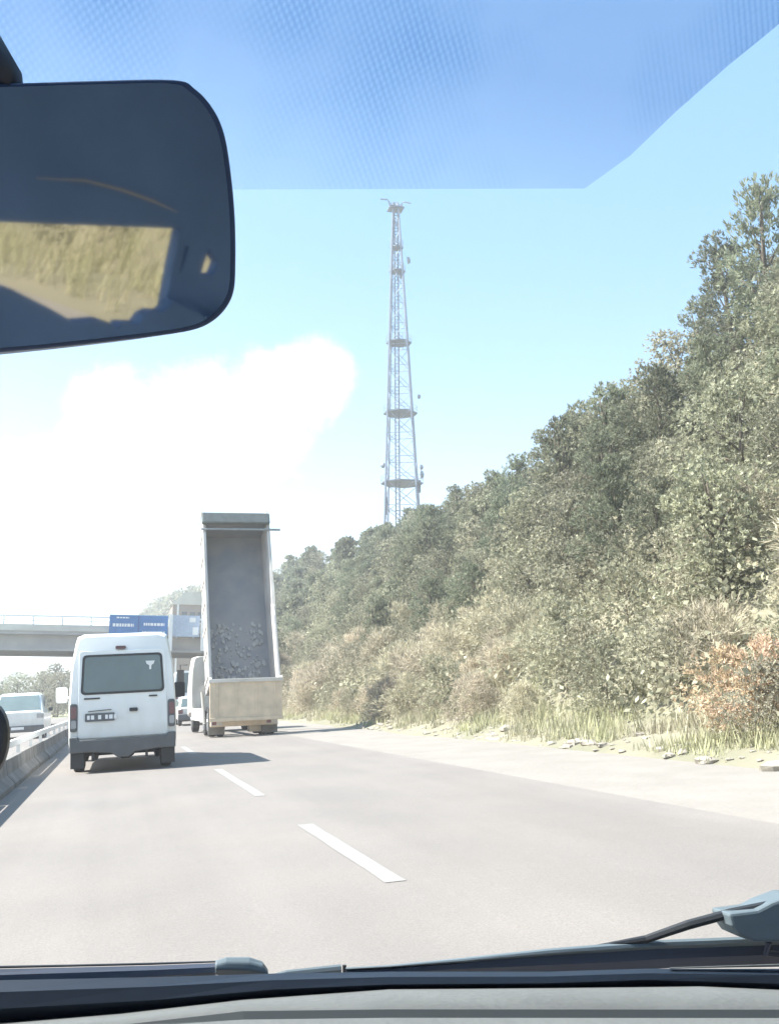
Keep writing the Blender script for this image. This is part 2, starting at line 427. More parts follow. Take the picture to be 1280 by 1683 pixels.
# shrubs at the foot of the slope
y = 9.0
while y < 120:
    st = 1.5 if y < 40 else 2.8
    for x0 in (9.9, 11.2, 12.6, 14.0):
        xx = x0 + random.uniform(-.5, .5); yy = y + random.uniform(-.6, .6)
        if azi(xx, yy) > 43 or random.random() < .12 or (72 < yy < 79 and xx < 10.5): continue
        if 14.5 < yy < 19 and xx < 10.6: continue
        if random.random() < (.55 if x0 < 12 else .35) * (1.25 if azi(xx, yy) < 22 else .6):
            if ndry < 280: plant('dry_bush', DRY, xx, yy, random.uniform(.65, 1.0) * (1.3 if yy > 32 else 1) * (1.15 if x0 > 11 else .85), 'straw coloured dry bush at the foot of the slope' + where(xx, yy), 'dry bushes' + where(xx, yy), 'dry bush', pn=('twigs', 'stem')); ndry += 1
        elif nshrub < 290:
            plant('shrub', SHRUB, xx, yy, random.uniform(.6, 1.0) * (1.15 if x0 > 11 else .8), 'low olive grey shrub at the foot of the wood' + where(xx, yy), 'shrubs' + where(xx, yy), 'shrub', pn=('foliage', 'stem')); nshrub += 1
    y += st
def uplant(name, V, px, x, sc, label, cat, sz=1, **k):
    d = vray(px, 1200); y = x * d.y / d.x
    return plant(name, V, x, y, sc, label, None, cat, sz, **k)
uplant('dry_bush', RUST, 1205, 9.9, .78, 'larger pinkish brown dry bush above the stones near the picture edge', 'dry bush', pn=('twigs', 'stem'))
uplant('dry_bush', RUST, 1275, 10.1, .8, 'rust coloured dry bush cut off by the picture edge', 'dry bush', pn=('twigs', 'stem'))
uplant('shrub', SHRUB, 1000, 10.2, .85, 'pale leafy shrub with arching stems beside the pinkish bush', 'shrub', pn=('foliage', 'stem'))
uplant('shrub', SHRUB, 1120, 10.8, .8, 'round olive shrub just behind the pinkish dry bush', 'shrub', pn=('foliage', 'stem'))
for i in range(26):       # growth along the road behind the car, seen in the mirror
    yy = -3 - i * 1.2
    plant('shrub', DRY if i % 3 else SHRUB, random.uniform(11, 15), yy, random.uniform(.9, 1.4), 'dry shrub beside the road behind the car, seen only in the mirror', 'shrubs behind the car', 'shrub', pn=('foliage', 'stem'))
for i in range(22):
    plant('broadleaf_tree', BROAD, random.uniform(13, 20), -4 - i * 2.2, random.uniform(.9, 1.3), 'tree on the slope behind the car, seen only in the mirror', 'trees behind the car', 'tree')
# grass and weeds along the slope foot and over it
mb = MB(); tones = []
def blade(x, y, z, hgt, wd, tone):
    a = random.uniform(0, 6.28); lx, ly = math.cos(a) * hgt * .35, math.sin(a) * hgt * .35
    b_ = random.uniform(0, 3.14); sx, sy = math.cos(b_) * wd, math.sin(b_) * wd
    k = len(mb.v); mb.v += [(x - sx, y - sy, z - .02), (x + sx, y + sy, z - .02), (x + lx, y + ly, z + hgt)]
    mb.f.append((k, k + 1, k + 2)); mb.mi.append(0); tones.append(tone)
for i in range(5200):
    yy = 7 + 105 * random.random() ** 1.9; xx = 8.5 + abs(random.gauss(0, 1.5))
    if random.random() < .35: xx = random.uniform(8.3, 18)
    if azi(xx, yy) > 43: continue
    if noise.noise(Vector((xx * .9, yy * .6, 4))) < -.12: continue
    z = hill(xx, yy); hg = random.uniform(.12, .5) * ss(8.1, 9.6, xx) + .06
    t0 = random.random()
    for k in range(9): blade(xx + random.gauss(0, .09), yy + random.gauss(0, .09), z, hg * random.uniform(.5, 1.2), .008 + .006 * random.random() + yy * .0002, min(1, max(0, t0 + random.uniform(-.2, .2))))
for i in range(4200):
    yy = random.uniform(-38, 1); xx = random.uniform(8.6, 20); z = hill(xx, yy); t0 = random.random(); hg = random.uniform(.3, 1.0)
    for k in range(8): blade(xx + random.gauss(0, .15), yy + random.gauss(0, .15), z, hg * random.uniform(.5, 1.2), .009, min(1, max(0, t0 + random.uniform(-.2, .2))))
me = mb.mesh('dry_grass'); set_tone(me, tones)
g = link('dry_grass', me, mat('dry_grass', (.43, .395, .30), .8, scale=.5, col2=(.42, .42, .24), attr=True, trans=.3))
tag(g, 'dry straw and green weeds growing along the foot of the slope', 'grass', kind='stuff')
# understorey that fills the ground between the trees
mb = MB(); tones = []
for i in range(14000):
    yy = 12 + 160 * random.random() ** 1.5; xx = random.uniform(9.9, 33)
    if azi(xx, yy) > 43 or azi(xx, yy) < 6: continue
    z = hill(xx, yy); t0 = random.random(); s_ = .14 + yy * .002
    for k in range(7):
        quad_leaf(mb, tones, Vector((xx + random.gauss(0, .35), yy + random.gauss(0, .35), z + random.uniform(0, 1.1))), (rv() + Vector((-.3, -.2, .5))).normalized(), s_, s_ * .3, min(1, max(0, t0 + random.uniform(-.2, .2))), rv())
me = mb.mesh('undergrowth'); set_tone(me, tones)
tag(link('undergrowth', me, m_shrub), 'tangled olive undergrowth between the trees of the hillside', 'undergrowth', kind='stuff')
# far scrub on the hills beyond the bridge
mb = MB(); tones = []
def far_h(x, y):
    best = -9
    for cx, cy, rx, ry, hh, seed in ((34, 310, 50, 80, 33, 3.1), (-120, 700, 330, 160, 20, 8.4)):
        u, v = (x - cx) / rx, (y - cy) / ry
        if abs(u) < 1 and abs(v) < 1:
            f = (1 - u * u) ** 1.1 * (1 - v * v)
            best = max(best, -.6 + hh * f * (1 + .45 * noise.noise(Vector((x * 2.2 / rx + seed, y * 2 / ry, seed)))))
    return best
for i in range(2600):
    if i < 1800: xx = random.uniform(-16, 60); yy = random.uniform(232, 320)
    else: xx = random.uniform(-260, 40); yy = random.uniform(560, 720)
    z = far_h(xx, yy)
    if z < 0: continue
    t0 = random.random(); r = random.uniform(1.0, 2.2) if i < 1800 else random.uniform(1.5, 3.4)
    for k in range(22):
        d = rv(); p = Vector((xx, yy, z + r * .6)) + Vector((d.x, d.y, abs(d.z))) * r * random.uniform(.5, 1)
        quad_leaf(mb, tones, p, (rv() + Vector((0, 0, .4))).normalized(), 1.0 if i < 1800 else 1.5, .45 if i < 1800 else .7, min(1, max(0, t0 + random.uniform(-.15, .15))), rv())
me = mb.mesh('far_scrub'); set_tone(me, tones)
tag(link('far_scrub', me, m_broad), 'far off scrub wood on the low hills beyond the bridge', 'woodland', kind='stuff')
# stones at the edge of the shoulder
def stone_mesh(seed):
    mb = MB(); n1, n2 = 7, 5; vs = [(0, 0, -.5)]
    for j in range(1, n2):
        ph = math.pi * j / n2 - math.pi / 2
        for i in range(n1):
            t = 2 * math.pi * i / n1
            v = Vector((math.cos(t) * math.cos(ph), math.sin(t) * math.cos(ph), math.sin(ph) * .7))
            v *= .5 * (1 + .5 * noise.noise(v * 1.7 + Vector((seed * 5.1, 0, 0)))); vs.append(tuple(v))
    vs.append((0, 0, .33)); fs = [(0, 1 + (i + 1) % n1, 1 + i) for i in range(n1)]
    for j in range(n2 - 2):
        for i in range(n1):
            a = 1 + j * n1 + i; c = 1 + j * n1 + (i + 1) % n1; fs.append((a, c, c + n1, a + n1))
    k = 1 + (n2 - 2) * n1; fs += [(k + i, k + (i + 1) % n1, len(vs) - 1) for i in range(n1)]
    mb.add(vs, fs); me = mb.mesh('stone'); me.materials.append(mat('pale_rock', (.36, .325, .27), .9, scale=5, bump=.5, rnd=.15)); return me
ST = [stone_mesh(i) for i in range(6)]
for i in range(130):
    yy = 9 + 26 * random.random() ** 1.3; xx = 8.25 + abs(random.gauss(0, .45))
    o = bpy.data.objects.new('stone', random.choice(ST)); COL.objects.link(o)
    s_ = random.uniform(.07, .22) * (1 if random.random() < .85 else 1.6); o.scale = (s_ * random.uniform(.8, 1.7), s_ * random.uniform(.8, 1.5), s_ * random.uniform(.6, .9))
    o.location = (xx, yy, hill(xx, yy) + .0 * s_); o.rotation_euler = (0, 0, random.uniform(0, 6.28))
    tag(o, 'pale rough stone lying where the shoulder meets the slope', 'stone', 'stones along the edge of the shoulder')

# ------------------------------------------------------------------ lattice tower on the ridge
m_steel = mat('weathered_steel', (.20, .24, .31), .55, metal=.3, scale=2)
m_steel2 = mat('dark_steel', (.09, .115, .155), .6, metal=.2, scale=2)
TY = 130.0
base_c = at(663, 845, TY); top_c = at(650, 335, TY)
bz = hill(base_c.x, TY) - .5
tw = empty('lattice_tower', (base_c.x, TY, bz), 'tall grey steel lattice mast with antennas standing on the wooded ridge', 'tower', roll=False)
HT = top_c.z - bz
def leg_xy(k, z):
    t = z / HT
    cx = (top_c.x - base_c.x) * min(1, t)
    half = 2.75 * max(0, 1 - t) ** .95 * 1.0 + .45
    a = R(24) + k * math.pi / 2
    return Vector((cx + math.cos(a) * half * 1.12, math.sin(a) * half * 1.12, z))
for k in range(4):
    b = MB(); b.tube([leg_xy(k, HT * t / 10) for t in range(11)], .13 if k != 2 else .15, 6); part('leg', b, m_steel, tw)
plat_py = [408, 447, 564, 680, 795]
zs = [0.0]; z = 0
levels = 17
for i in range(1, levels + 1): zs.append(HT * (1 - (1 - i / levels) ** 1.15))
for i in range(levels):
    for k in range(4):
        b = MB()
        p, q = leg_xy(k, zs[i]), leg_xy((k + 1) % 4, zs[i + 1]); r_, s_ = leg_xy((k + 1) % 4, zs[i]), leg_xy(k, zs[i + 1])
        b.tube([p, q], .045, 4).tube([r_, s_], .045, 4)
        b.tube([leg_xy(k, zs[i + 1]), leg_xy((k + 1) % 4, zs[i + 1])], .05, 4)
        part('brace', b, m_steel, tw)
b = MB(); lx = at(651, 600, TY).x - base_c.x           # ladder and cable run
for dx in (-.28, .28): b.tube([(at(652, 840, TY).x - base_c.x + dx, -.6, 2), (at(650, 345, TY).x - base_c.x + dx, -.25, HT)], .1, 5)
for i in range(100):
    t = i / 100; xx = (at(652, 840, TY).x * (1 - t) + at(650, 345, TY).x * t) - base_c.x; zz = 2 + (HT - 2) * t; yy = -.6 + .35 * t
    b.box((xx - .28, yy - .03, zz - .03), (xx + .28, yy + .03, zz + .03))
part('ladder', b, m_steel2, tw)
for py in plat_py:
    zz = at(650, py, TY).z - bz; c0 = [leg_xy(k, zz) for k in range(4)]; cc = sum(c0, Vector()) / 4
    rr = (c0[0] - cc).length + .05
    b = MB(); ring = [cc + Vector((math.cos(R(24) + a * math.pi / 4) * rr, math.sin(R(24) + a * math.pi / 4) * rr * .9, 0)) for a in range(8)]
    b.prism(ring, (0, 0, .16)); pl = part('platform', b, m_steel2, tw)
    b = MB()
    for hh in (.6, 1.1): b.tube([p + Vector((0, 0, hh)) for p in ring + ring[:1]], .03, 4)
    for p in ring: b.tube([p, p + Vector((0, 0, 1.1))], .03, 4)
    part('railing', b, m_steel, pl)
zz = at(650, 345, TY).z - bz; cx = top_c.x - base_c.x   # head frame with arms
b = MB(); b.box((cx - 1.1, -.9, zz), (cx + 1.1, .9, zz + .25)); hd = part('head_platform', b, m_steel2, tw)
for s_ in (-1, 1):
    b = MB(); b.tube([(cx + s_ * .95, 0, zz + .2), (cx + s_ * 1.0, 0, zz + 1.15), (cx + s_ * 1.25, 0, zz + 1.5), (cx + s_ * 2.4, 0, zz + 1.42)], .11, 5)
    part('antenna_arm', b, m_steel, tw)
b = MB(); b.tube([(cx - 1, 0, zz + .95), (cx + 1, 0, zz + .95)], .05, 5)
for i in range(5): b.tube([(cx - .8 + .4 * i, 0, zz + .25), (cx - .8 + .4 * i, 0, zz + 1.2)], .04, 5)
part('head_railing', b, m_steel, tw)
def drum(px, py, r, side):
    p = at(px, py, TY - .6); b = MB(); b.lathe((p.x - base_c.x, -.6, p.z - bz), (side, -.6, 0), [(0, r), (.06, r), (.3, r * .8), (.4, r * .25)], 14)
    part('dish_antenna', b, m_steel, tw)
drum(670, 428, .55, 1); drum(687, 652, .35, 1); drum(692, 780, .6, 1); drum(691, 768, .4, 1); drum(630, 765, .4, -1)
for px, py, hh in ((633, 832, 2.6), (688, 800, 1.8), (659, 454, .9)):
    p = at(px, py, TY); b = MB(); b.box((p.x - base_c.x - .2, -.4, p.z - bz - hh / 2), (p.x - base_c.x + .2, 0, p.z - bz + hh / 2)); part('panel_antenna', b, m_steel2, tw, bevel=.04)

# ------------------------------------------------------------------ bridge across the road
m_conc = mat('concrete', (.40, .39, .38), .9, scale=.6, col2=(.29, .29, .30), bump=.3)
m_conc2 = mat('pale_concrete', (.56, .55, .52), .9, scale=.8, bump=.3)
m_white = mat('white_metal', (.75, .76, .76), .5, var=.05)
BY = 75.0
zb, zm, zt = at(40, 1069, BY).z, at(40, 1030, BY).z, at(40, 1011, BY).z
br = empty('road_bridge', (-20, BY, 0), 'grey concrete road bridge with pale railing crossing over the motorway', 'bridge', roll=False)
for i in range(6):
    yy = .2 + i * 1.75; b = MB(); b.box((-75, yy, zb + .221), (31, yy + .55, zm - .55)).box((-75, yy - .12, zb), (31, yy + .67, zb + .22))
    part('girder', b, m_conc, br)
b = MB(); b.box((-75, -.35, zm - .545), (31, 10.4, zm - .18)); part('deck', b, m_conc, br)
b = MB(); b.box((-75, -.42, zm - .30), (31, -.15, zm + .16)); part('kerb_beam', b, m_conc2, br)
b = MB(); b.box((-75, -.36, zt - .12), (31, -.24, zt)); part('handrail', b, m_white, br)
b = MB(); b.box((-75, -.33, zm + .42), (31, -.27, zm + .48)); part('handrail', b, m_white, br)
pm = MB().box((-.05, -.35, zm + .16), (.05, -.25, zt - .1)).mesh('railing_post'); pm.materials.append(m_white)
for i in range(53):
    o = bpy.data.objects.new('railing_post', pm); COL.objects.link(o); o.parent = br; o.location = (-74 + i * 2, 0, 0)
for px_ in (4.6, 17.9, 30.0):
    b = MB()
    for yy in (1.2, 5, 8.6): b.tube([(px_, yy, -1), (px_, yy, zb - .8)], .55, 14)
    b.box((px_ - .8, .2, zb - .85), (px_ + .8, 9.6, zb - .003)); part('pier', b, m_conc, br)
# signs on the bridge face
m_blue = mat('blue_sign_sheet', (.045, .17, .42), .45, var=.12, scale=2); m_frame = mat('sign_frame', (.45, .52, .58), .5)
def board(name, x0, y0, x1, y1, label, m, cat='road sign', Y=BY - .9):
    p, q = at(x0, y1, Y), at(x1, y0, Y); o = empty(name, ((p.x + q.x) / 2, Y, p.z), label, cat, roll=False)
    W2, H_ = (q.x - p.x) / 2, q.z - p.z
    part('sign_panel', MB().box((-W2, 0, 0), (W2, .06, H_)), m, o)
    b = MB(); b.box((-W2, .06, H_ * .2), (W2, .16, H_ * .2 + .1)).box((-W2, .06, H_ * .8), (W2, .16, H_ * .8 + .1))
    for s_ in (-.6, .6): b.box((W2 * s_ - .05, .16, -.1), (W2 * s_ + .05, .5, H_))
    part('bracket', b, m_frame, o)
    return o, W2, H_
sg, W2, H_ = board('direction_sign', 179, 1012, 277, 1044, 'blue motorway direction sign in two panels hung on the bridge', m_blue)
part('divider', MB().box((-.06, -.03, .04), (.02, -.002, H_ - .05)), mat('sign_dark', (.03, .09, .25), .5), sg)
for a, c, zz, hh in ((-W2 + .25, -.35, .50, .22), (.35, W2 - .25, .56, .20), (.25, W2 - .2, .16, .17), (-W2 + .5, -.7, .86, .1)):
    b = MB(); x = a * 1.0
    while x < c:
        wd = random.uniform(.10, .2); b.box((x, -.012, H_ * zz - hh / 2), (min(x + wd, c), -.003, H_ * zz + hh / 2)); x += wd + .05
    part('lettering', b, m_white, sg)
b = MB(); b.box((-W2, -.02, H_ - .05), (W2, -.003, H_)).box((-W2, -.02, 0), (W2, -.003, .05)); part('border', b, mat('sign_border', (.16, .38, .62), .5), sg)
s2, W3, H3 = board('direction_sign', 282, 1012, 329, 1046, 'pale grey blue sign panel on the bridge beside the raised truck', mat('pale_sign', (.42, .50, .62), .5))
part('sticker', MB().box((W3 - .5, -.02, .15), (W3 - .1, -.003, H3 * .45)), m_white, s2)
part('sticker', MB().box((W3 - .75, -.02, H3 * .68), (W3 - .3, -.003, H3 * .9)), m_white, s2)
for px in (279, 332):
    b = MB(); p = at(px, 1070, BY - .9); q = at(px, 990 if px > 300 else 1010, BY - .9); b.box((-.13, -.1, 0), (.13, .1, q.z - p.z))
    o = part('sign_strut', b, m_white, None); o.location = (p.x, BY - 1.2, p.z)
    tag(o, 'pale vertical strut between the blue sign and the grey one' if px < 300 else 'pale vertical strut close beside the raised truck body', 'strut')
# building on the rise behind the bridge
m_tan = mat('tan_render', (.30, .25, .21), .9, scale=.4); m_palew = mat('pale_roof', (.62, .60, .54), .8, scale=.3, col2=(.40, .38, .32))
fb = empty('building', (at(308, 1000, 140).x, 140, 0), 'grey brown building with a pale rounded roof rising behind the bridge', 'building', roll=False)
zf = at(308, 994, 140).z; zf2 = at(308, 972, 140).z
part('wall', MB().box((-2.0, 0, 0), (2.6, 8, zf)), m_tan, fb)
b = MB(); b.prism([(-2.1, -.2, zf), (2.7, -.2, zf), (2.5, -.2, zf + (zf2 - zf) * .6), (1.2, -.2, zf2), (-.4, -.2, zf2 - .15), (-1.7, -.2, zf + .5)], (0, 8.4, 0)); part('roof', b, m_palew, fb)
part('downpipe', MB().box((-1.4, -.15, 0), (-1.15, -.01, zf)), m_white, fb)
for i in range(3): part('window', MB().box((-.7 + i * 1.1, -.05, zf - 2.4), (0 + i * 1.1, .05, zf - 1.0)), mat('dim_glass', (.06, .08, .1), .15, scale=1), fb)

# ------------------------------------------------------------------ median barrier
bar = empty('median_barrier', (-1.78, 0, gz(-1.78)), 'low grey concrete barrier with a pale rail on top, between the carriageways', 'barrier')
prof = [(-.22, 0), (.22, 0), (.22, .08), (.10, .22), (.07, .46), (-.07, .46), (-.10, .22), (-.22, .08)]
pm = MB().prism([(x, 0, z) for x, z in prof], (0, 2.94, 0)).mesh('barrier_block'); pm.materials.append(mat('stained_concrete', (.22, .213, .206), .9, scale=2.2, col2=(.12, .118, .115), bump=.4, rnd=.12))
rm = MB().box((-.035, .1, .455), (.035, .18, .625)).mesh('rail_post'); rm.materials.append(m_white)
for i in range(-6, 40):
    o = bpy.data.objects.new('barrier_block', pm); COL.objects.link(o); o.parent = bar; o.location = (random.uniform(-.02, .02), i * 3.0, 0)
    o = bpy.data.objects.new('rail_post', rm); COL.objects.link(o); o.parent = bar; o.location = (0, i * 3.0, 0)
b = MB(); b.box((-.045, -18, .62), (.045, 120, .74)); part('rail', b, m_white, bar, bevel=.01)

# ------------------------------------------------------------------ vehicles
m_vanw = mat('white_paint', (.77, .79, .785), .35, var=.03, scale=1.3, coat=.4, col2=(.70, .72, .715))
m_grey = mat('grey_plastic', (.10, .105, .11), .6, scale=4)
m_tyre = mat('tyre_rubber', (.035, .035, .037), .8, scale=10)
m_glass = mat('tinted_glass', (.13, .175, .18), .22, var=.1, scale=1.2, spec=.6)
m_chrome = mat('rim_metal', (.5, .5, .52), .35, metal=.8)
m_red = mat('lamp_red', (.20, .09, .09), .3); m_amber = mat('lamp_clear', (.34, .34, .34), .25)
m_black = mat('black_trim', (.025, .027, .03), .5)
def wheel(parent, x, y, r=.34, wd=.22, side=1):
    b = MB(); b.lathe((x - wd / 2, y, r), (1, 0, 0), [(0, r * .72), (.02, r * .94), (.05, r), (wd - .05, r), (wd - .02, r * .94), (wd, r * .72)], 22)
    t = part('wheel', b, m_tyre, parent, smooth=False)
    e = x + side * wd / 2
    b = MB(); b.lathe((e, y, r), (side, 0, 0), [(-.03, r * .62), (.004, r * .62), (.012, r * .5), (-.01, r * .2), (.03, r * .15)], 18)
    part('rim', b, m_chrome, t)
    return t
def loft(sections, cap=True):     # sections: list of rings with equal point counts
    b = MB(); n = len(sections[0]); vs = [p for s_ in sections for p in s_]
    fs = [(i * n + j, i * n + (j + 1) % n, (i + 1) * n + (j + 1) % n, (i + 1) * n + j) for i in range(len(sections) - 1) for j in range(n)]
    if cap: fs += [tuple(reversed(range(n))), tuple(range((len(sections) - 1) * n, len(sections) * n))]
    return b.add(vs, fs)
def van_ring(y, z0, zw, z1, w0, w1, lean=0):
    # z0 sill, zw waist, z1 roof
    h_ = [(w0 * .97, z0), (w0, z0 + .12), (w0, zw), (w0 * .5 + w1 * .5 + .02, zw + (z1 - zw) * .55), (w1, z1 - .17), (w1 * .96, z1 - .05), (w1 * .82, z1)]
    r_ = [(x, z) for x, z in h_] + [(-x, z) for x, z in reversed(h_)]
    return [(x, y + lean * max(0, z - .9), z) for x, z in r_]
van = empty('van', (.22, 20.4, gz(.22)), 'white high roofed van driving ahead with a dark grey bumper and wide rear window', 'van')
W = 1.0
secs = [van_ring(.0, .50, 1.35, 2.64, 1.0, .86, .05), van_ring(.10, .45, 1.35, 2.70, 1.03, .90, .05), van_ring(3.6, .45, 1.35, 2.74, 1.03, .90), van_ring(4.2, .45, 1.3, 2.45, .99, .78),
        van_ring(4.8, .45, 1.2, 1.75, .97, .82), van_ring(5.4, .45, 1.0, 1.2, .93, .85), van_ring(5.6, .48, .9, 1.0, .80, .76)]
_t = m_vanw.node_tree; _b = _t.nodes['Principled BSDF']; _src = _b.inputs['Base Color'].links[0].from_socket
_c = _t.nodes.new('ShaderNodeTexCoord'); _s = _t.nodes.new('ShaderNodeSeparateXYZ'); _t.links.new(_c.outputs['Object'], _s.inputs[0])
_n = _t.nodes.new('ShaderNodeTexNoise'); _n.inputs['Scale'].default_value = 3.5; _n.inputs['Detail'].default_value = 8; _t.links.new(_c.outputs['Object'], _n.inputs['Vector'])
_q = _t.nodes.new('ShaderNodeMapRange'); _q.inputs['From Min'].default_value = 1.5; _q.inputs['From Max'].default_value = .45; _t.links.new(_s.outputs['Z'], _q.inputs['Value'])
_m = _t.nodes.new('ShaderNodeMath'); _m.operation = 'MULTIPLY'; _t.links.new(_q.outputs[0], _m.inputs[0]); _t.links.new(_n.outputs['Fac'], _m.inputs[1])
_x = _t.nodes.new('ShaderNodeMix'); _x.data_type = 'RGBA'; _x.inputs['B'].default_value = (.42, .40, .35, 1); _t.links.new(_m.outputs[0], _x.inputs['Factor']); _t.links.new(_src, _x.inputs['A']); _t.links.new(_x.outputs['Result'], _b.inputs['Base Color'])
part('body', loft(secs), m_vanw, van, smooth=True, bevel=.03)
van.children[0].data.shade_smooth()
def rear_face(pts, y=-.02, th=.02, lean=.05):
    return [(x, y + lean * max(0, z - .9) - .001, z) for x, z in pts]
def rpoly(x0, z0, x1, z1, r=.06, tx=0):   # rounded rect; tx narrows the top
    pts = []
    for cx, cz, a0 in ((x1 - r, z0 + r, -90), (x1 - r - tx, z1 - r, 0), (x0 + r + tx, z1 - r, 90), (x0 + r, z0 + r, 180)):
        for k in range(5):
            a = R(a0 + k * 22.5); pts.append((cx + math.cos(a) * r, cz + math.sin(a) * r))
    return pts
def panel(nm, pts, m, parent, y=-.02, th=.03, **k): return part(nm, MB().prism(rear_face(pts, y), (0, th, 0)), m, parent, **k)
# lift-up rear door with one wide window
dr = dl = panel('rear_door', rpoly(-.86, .66, .86, 2.36, .06, .03), m_vanw, van, y=-.030, th=.045, bevel=.01)
panel('window_seal', rpoly(-.80, 1.50, .80, 2.28, .08, .03), m_black, dr, y=-.040, th=.012)
panel('window', rpoly(-.755, 1.545, .755, 2.235, .06, .03), m_glass, dr, y=-.046, th=.008)
for x0, z0, x1, z1 in ((-.74, 1.41, -.44, 1.44), (.50, 1.41, .66, 1.44)): panel('door_trim', [(x0, z0), (x1, z0), (x1, z1), (x0, z1)], m_black, dr, y=-.045, th=.02)
panel('door_handle', rpoly(.12, 1.14, .28, 1.21, .02), m_black, dr, y=-.07, th=.045)
pl = panel('number_plate', rpoly(-.72, .98, -.16, 1.14, .02), mat('plate_dark', (.10, .11, .12), .5), dl, y=-.055, th=.025)
x = -.68
for i, wd in enumerate((.05, .06, .0, .06, .0, .05, .07, .05)):
    if wd: 
        q_ = panel('plate_mark', [(x, 1.02), (x + wd, 1.02), (x + wd, 1.10), (x, 1.10)], m_white, None, y=-.060, th=.004)
        q_.parent = dl
    x += wd + .022 + (.03 if not wd else 0)
panel('plate_lamp_trim', [(-.66, 1.17), (-.22, 1.19), (-.22, 1.205), (-.66, 1.185)], m_grey, dl, y=-.045, th=.02)
panel('brake_lamp', rpoly(-.14, 2.38, .06, 2.44, .02), mat('brake_lamp_red', (.12, .05, .05), .3), van, y=-.06, th=.06)
panel('window_sticker', [(.44, 2.12), (.62, 2.12), (.60, 2.06), (.555, 2.03), (.55, 1.95), (.51, 1.95), (.51, 2.03), (.46, 2.06)], m_white, dr, y=-.0545, th=.003)
for s_ in (-1, 1):
    x0, x1 = sorted((s_ * .87, s_ * 1.005)); lp = panel('tail_light', rpoly(x0, .80, x1, 1.34, .04), m_grey, van, y=-.035, th=.16, bevel=.01)
    panel('lamp_lens', rpoly(x0 + .02, 1.05, x1 - .015, 1.28, .03), m_red, lp, y=-.042, th=.01)
    panel('lamp_lens', rpoly(x0 + .02, .86, x1 - .015, 1.02, .03), m_amber, lp, y=-.042, th=.01)
b = MB(); b.prism([(x, -.13, z) for x, z in [(-1.0, .40), (-.62, .40), (-.22, .36), (-.10, .27), (.10, .27), (.22, .36), (.62, .40), (1.0, .40), (1.01, .70), (.86, .70), (.84, .64), (-.84, .64), (-.86, .70), (-1.01, .70)]], (0, .3, 0))
part('bumper', b, m_grey, van, bevel=.02)
for s_ in (-1, 1):
    wheel(van, s_ * .85, .75, .35, .24, s_); wheel(van, s_ * .86, 4.6, .34, .22, s_)
    part('mud_flap', MB().box((s_ * .86 - .13, .0, .10), (s_ * .86 + .13, .02, .5)), m_black, van)
    b = MB(); b.tube([(s_ * .98, 3.9, 1.45), (s_ * 1.30, 3.85, 1.52)], .035, 6); b.prism([(s_ * 1.34 + a, 3.78, z) for a, z in rpoly(-.13, 1.38, .12, 1.74, .05)], (0, .16, 0))
    part('side_mirror', b, m_black if s_ > 0 else m_vanw, van, bevel=.015)
    part('side_window', MB().prism([(s_ * .955, yy, zz) for yy, zz in ((.5, 1.45), (3.5, 1.45), (3.5, 2.15), (.5, 2.15))], (s_ * .02, 0, 0)), m_glass, van)
b = MB(); b.tube([(-.85, .75, .35), (.85, .75, .35)], .06, 8); b.lathe((-.12, .75, .35), (1, 0, 0), [(0, .08), (.1, .15), (.24, .15), (.34, .08)], 12)
b.tube([(-.52, .2, .28), (-.52, 1.6, .34)], .05, 8); part('axle', b, m_black, van)
part('tow_hook', MB().box((.42, -.02, .25), (.47, .06, .42)), m_black, van)
part('tow_hook', MB().box((-.60, -.02, .22), (-.54, .06, .42)), m_black, van)

# dump truck with its body raised
m_tb = mat('dusty_white_paint', (.60, .58, .54), .55, scale=1.4, col2=(.46, .43, .38), detail=8)
m_beige = mat('beige_dust', (.66, .54, .39), .8, scale=2.6, col2=(.48, .40, .30), detail=10, bump=.2)
m_in = mat('worn_steel_floor', (.19, .205, .235), .6, scale=1.3, col2=(.29, .28, .27), detail=9)
m_inw = mat('scraped_steel', (.64, .61, .58), .6, scale=1.2, col2=(.44, .41, .40))
TX, TYY = 4.25, 33.6
tr = empty('dump_truck', (TX, TYY, gz(TX)), 'dusty beige dump truck seen from behind with its empty body raised high', 'dump truck', rz=R(1.0)); tr.rotation_euler[1] = -R(2.3)
A = R(72); LB = 6.2; HB = 1.42; HW = 1.17
PV = Vector((0, 1.15, 1.42))
def bp(x, l, u): return (x, PV.y + l * math.cos(A) - u * math.sin(A), PV.z + l * math.sin(A) + u * math.cos(A))
def bbox(mb, x0, l0, u0, x1, l1, u1): return mb.hexa([bp(x0, l0, u0), bp(x1, l0, u0), bp(x1, l1, u0), bp(x0, l1, u0), bp(x0, l0, u1), bp(x1, l0, u1), bp(x1, l1, u1), bp(x0, l1, u1)])
part('body_floor', bbox(MB(), -HW, 0, -.1, HW, LB, 0), m_in, tr)
for s_ in (-1, 1):
    b = MB(); x0, x1 = sorted((s_ * HW, s_ * (HW - .06)))
    # wall lower at the front, stepped
    pts = [(0, 0), (LB, 0), (LB, HB), (2.75, HB), (2.3, HB + .12), (0, HB + .12)] if s_ > 0 else [(0, 0), (LB, 0), (LB, HB), (0, HB)]
    b.prism([bp(x0, l, u) for l, u in pts], (x1 - x0, 0, 0)); sw = part('side_wall', b, m_inw, tr)
    b = MB(); bbox(b, s_ * (HW + .005) if s_ > 0 else -HW - .045, 0, HB - .1, s_ * (HW + .045) if s_ > 0 else -HW - .005, LB, HB + .02)
    part('top_rail', b, m_tb, sw)
    for i in range(8):
        b = MB(); l = .3 + i * .9; xa, xb = sorted((s_ * (HW + .004), s_ * (HW + .035))); bbox(b, xa, l, 0, xb, l + .12, HB - .12); part('rib', b, m_tb, sw)
part('headboard', bbox(MB(), -HW, LB - .08, .003, HW, LB, HB + .10), m_in, tr)
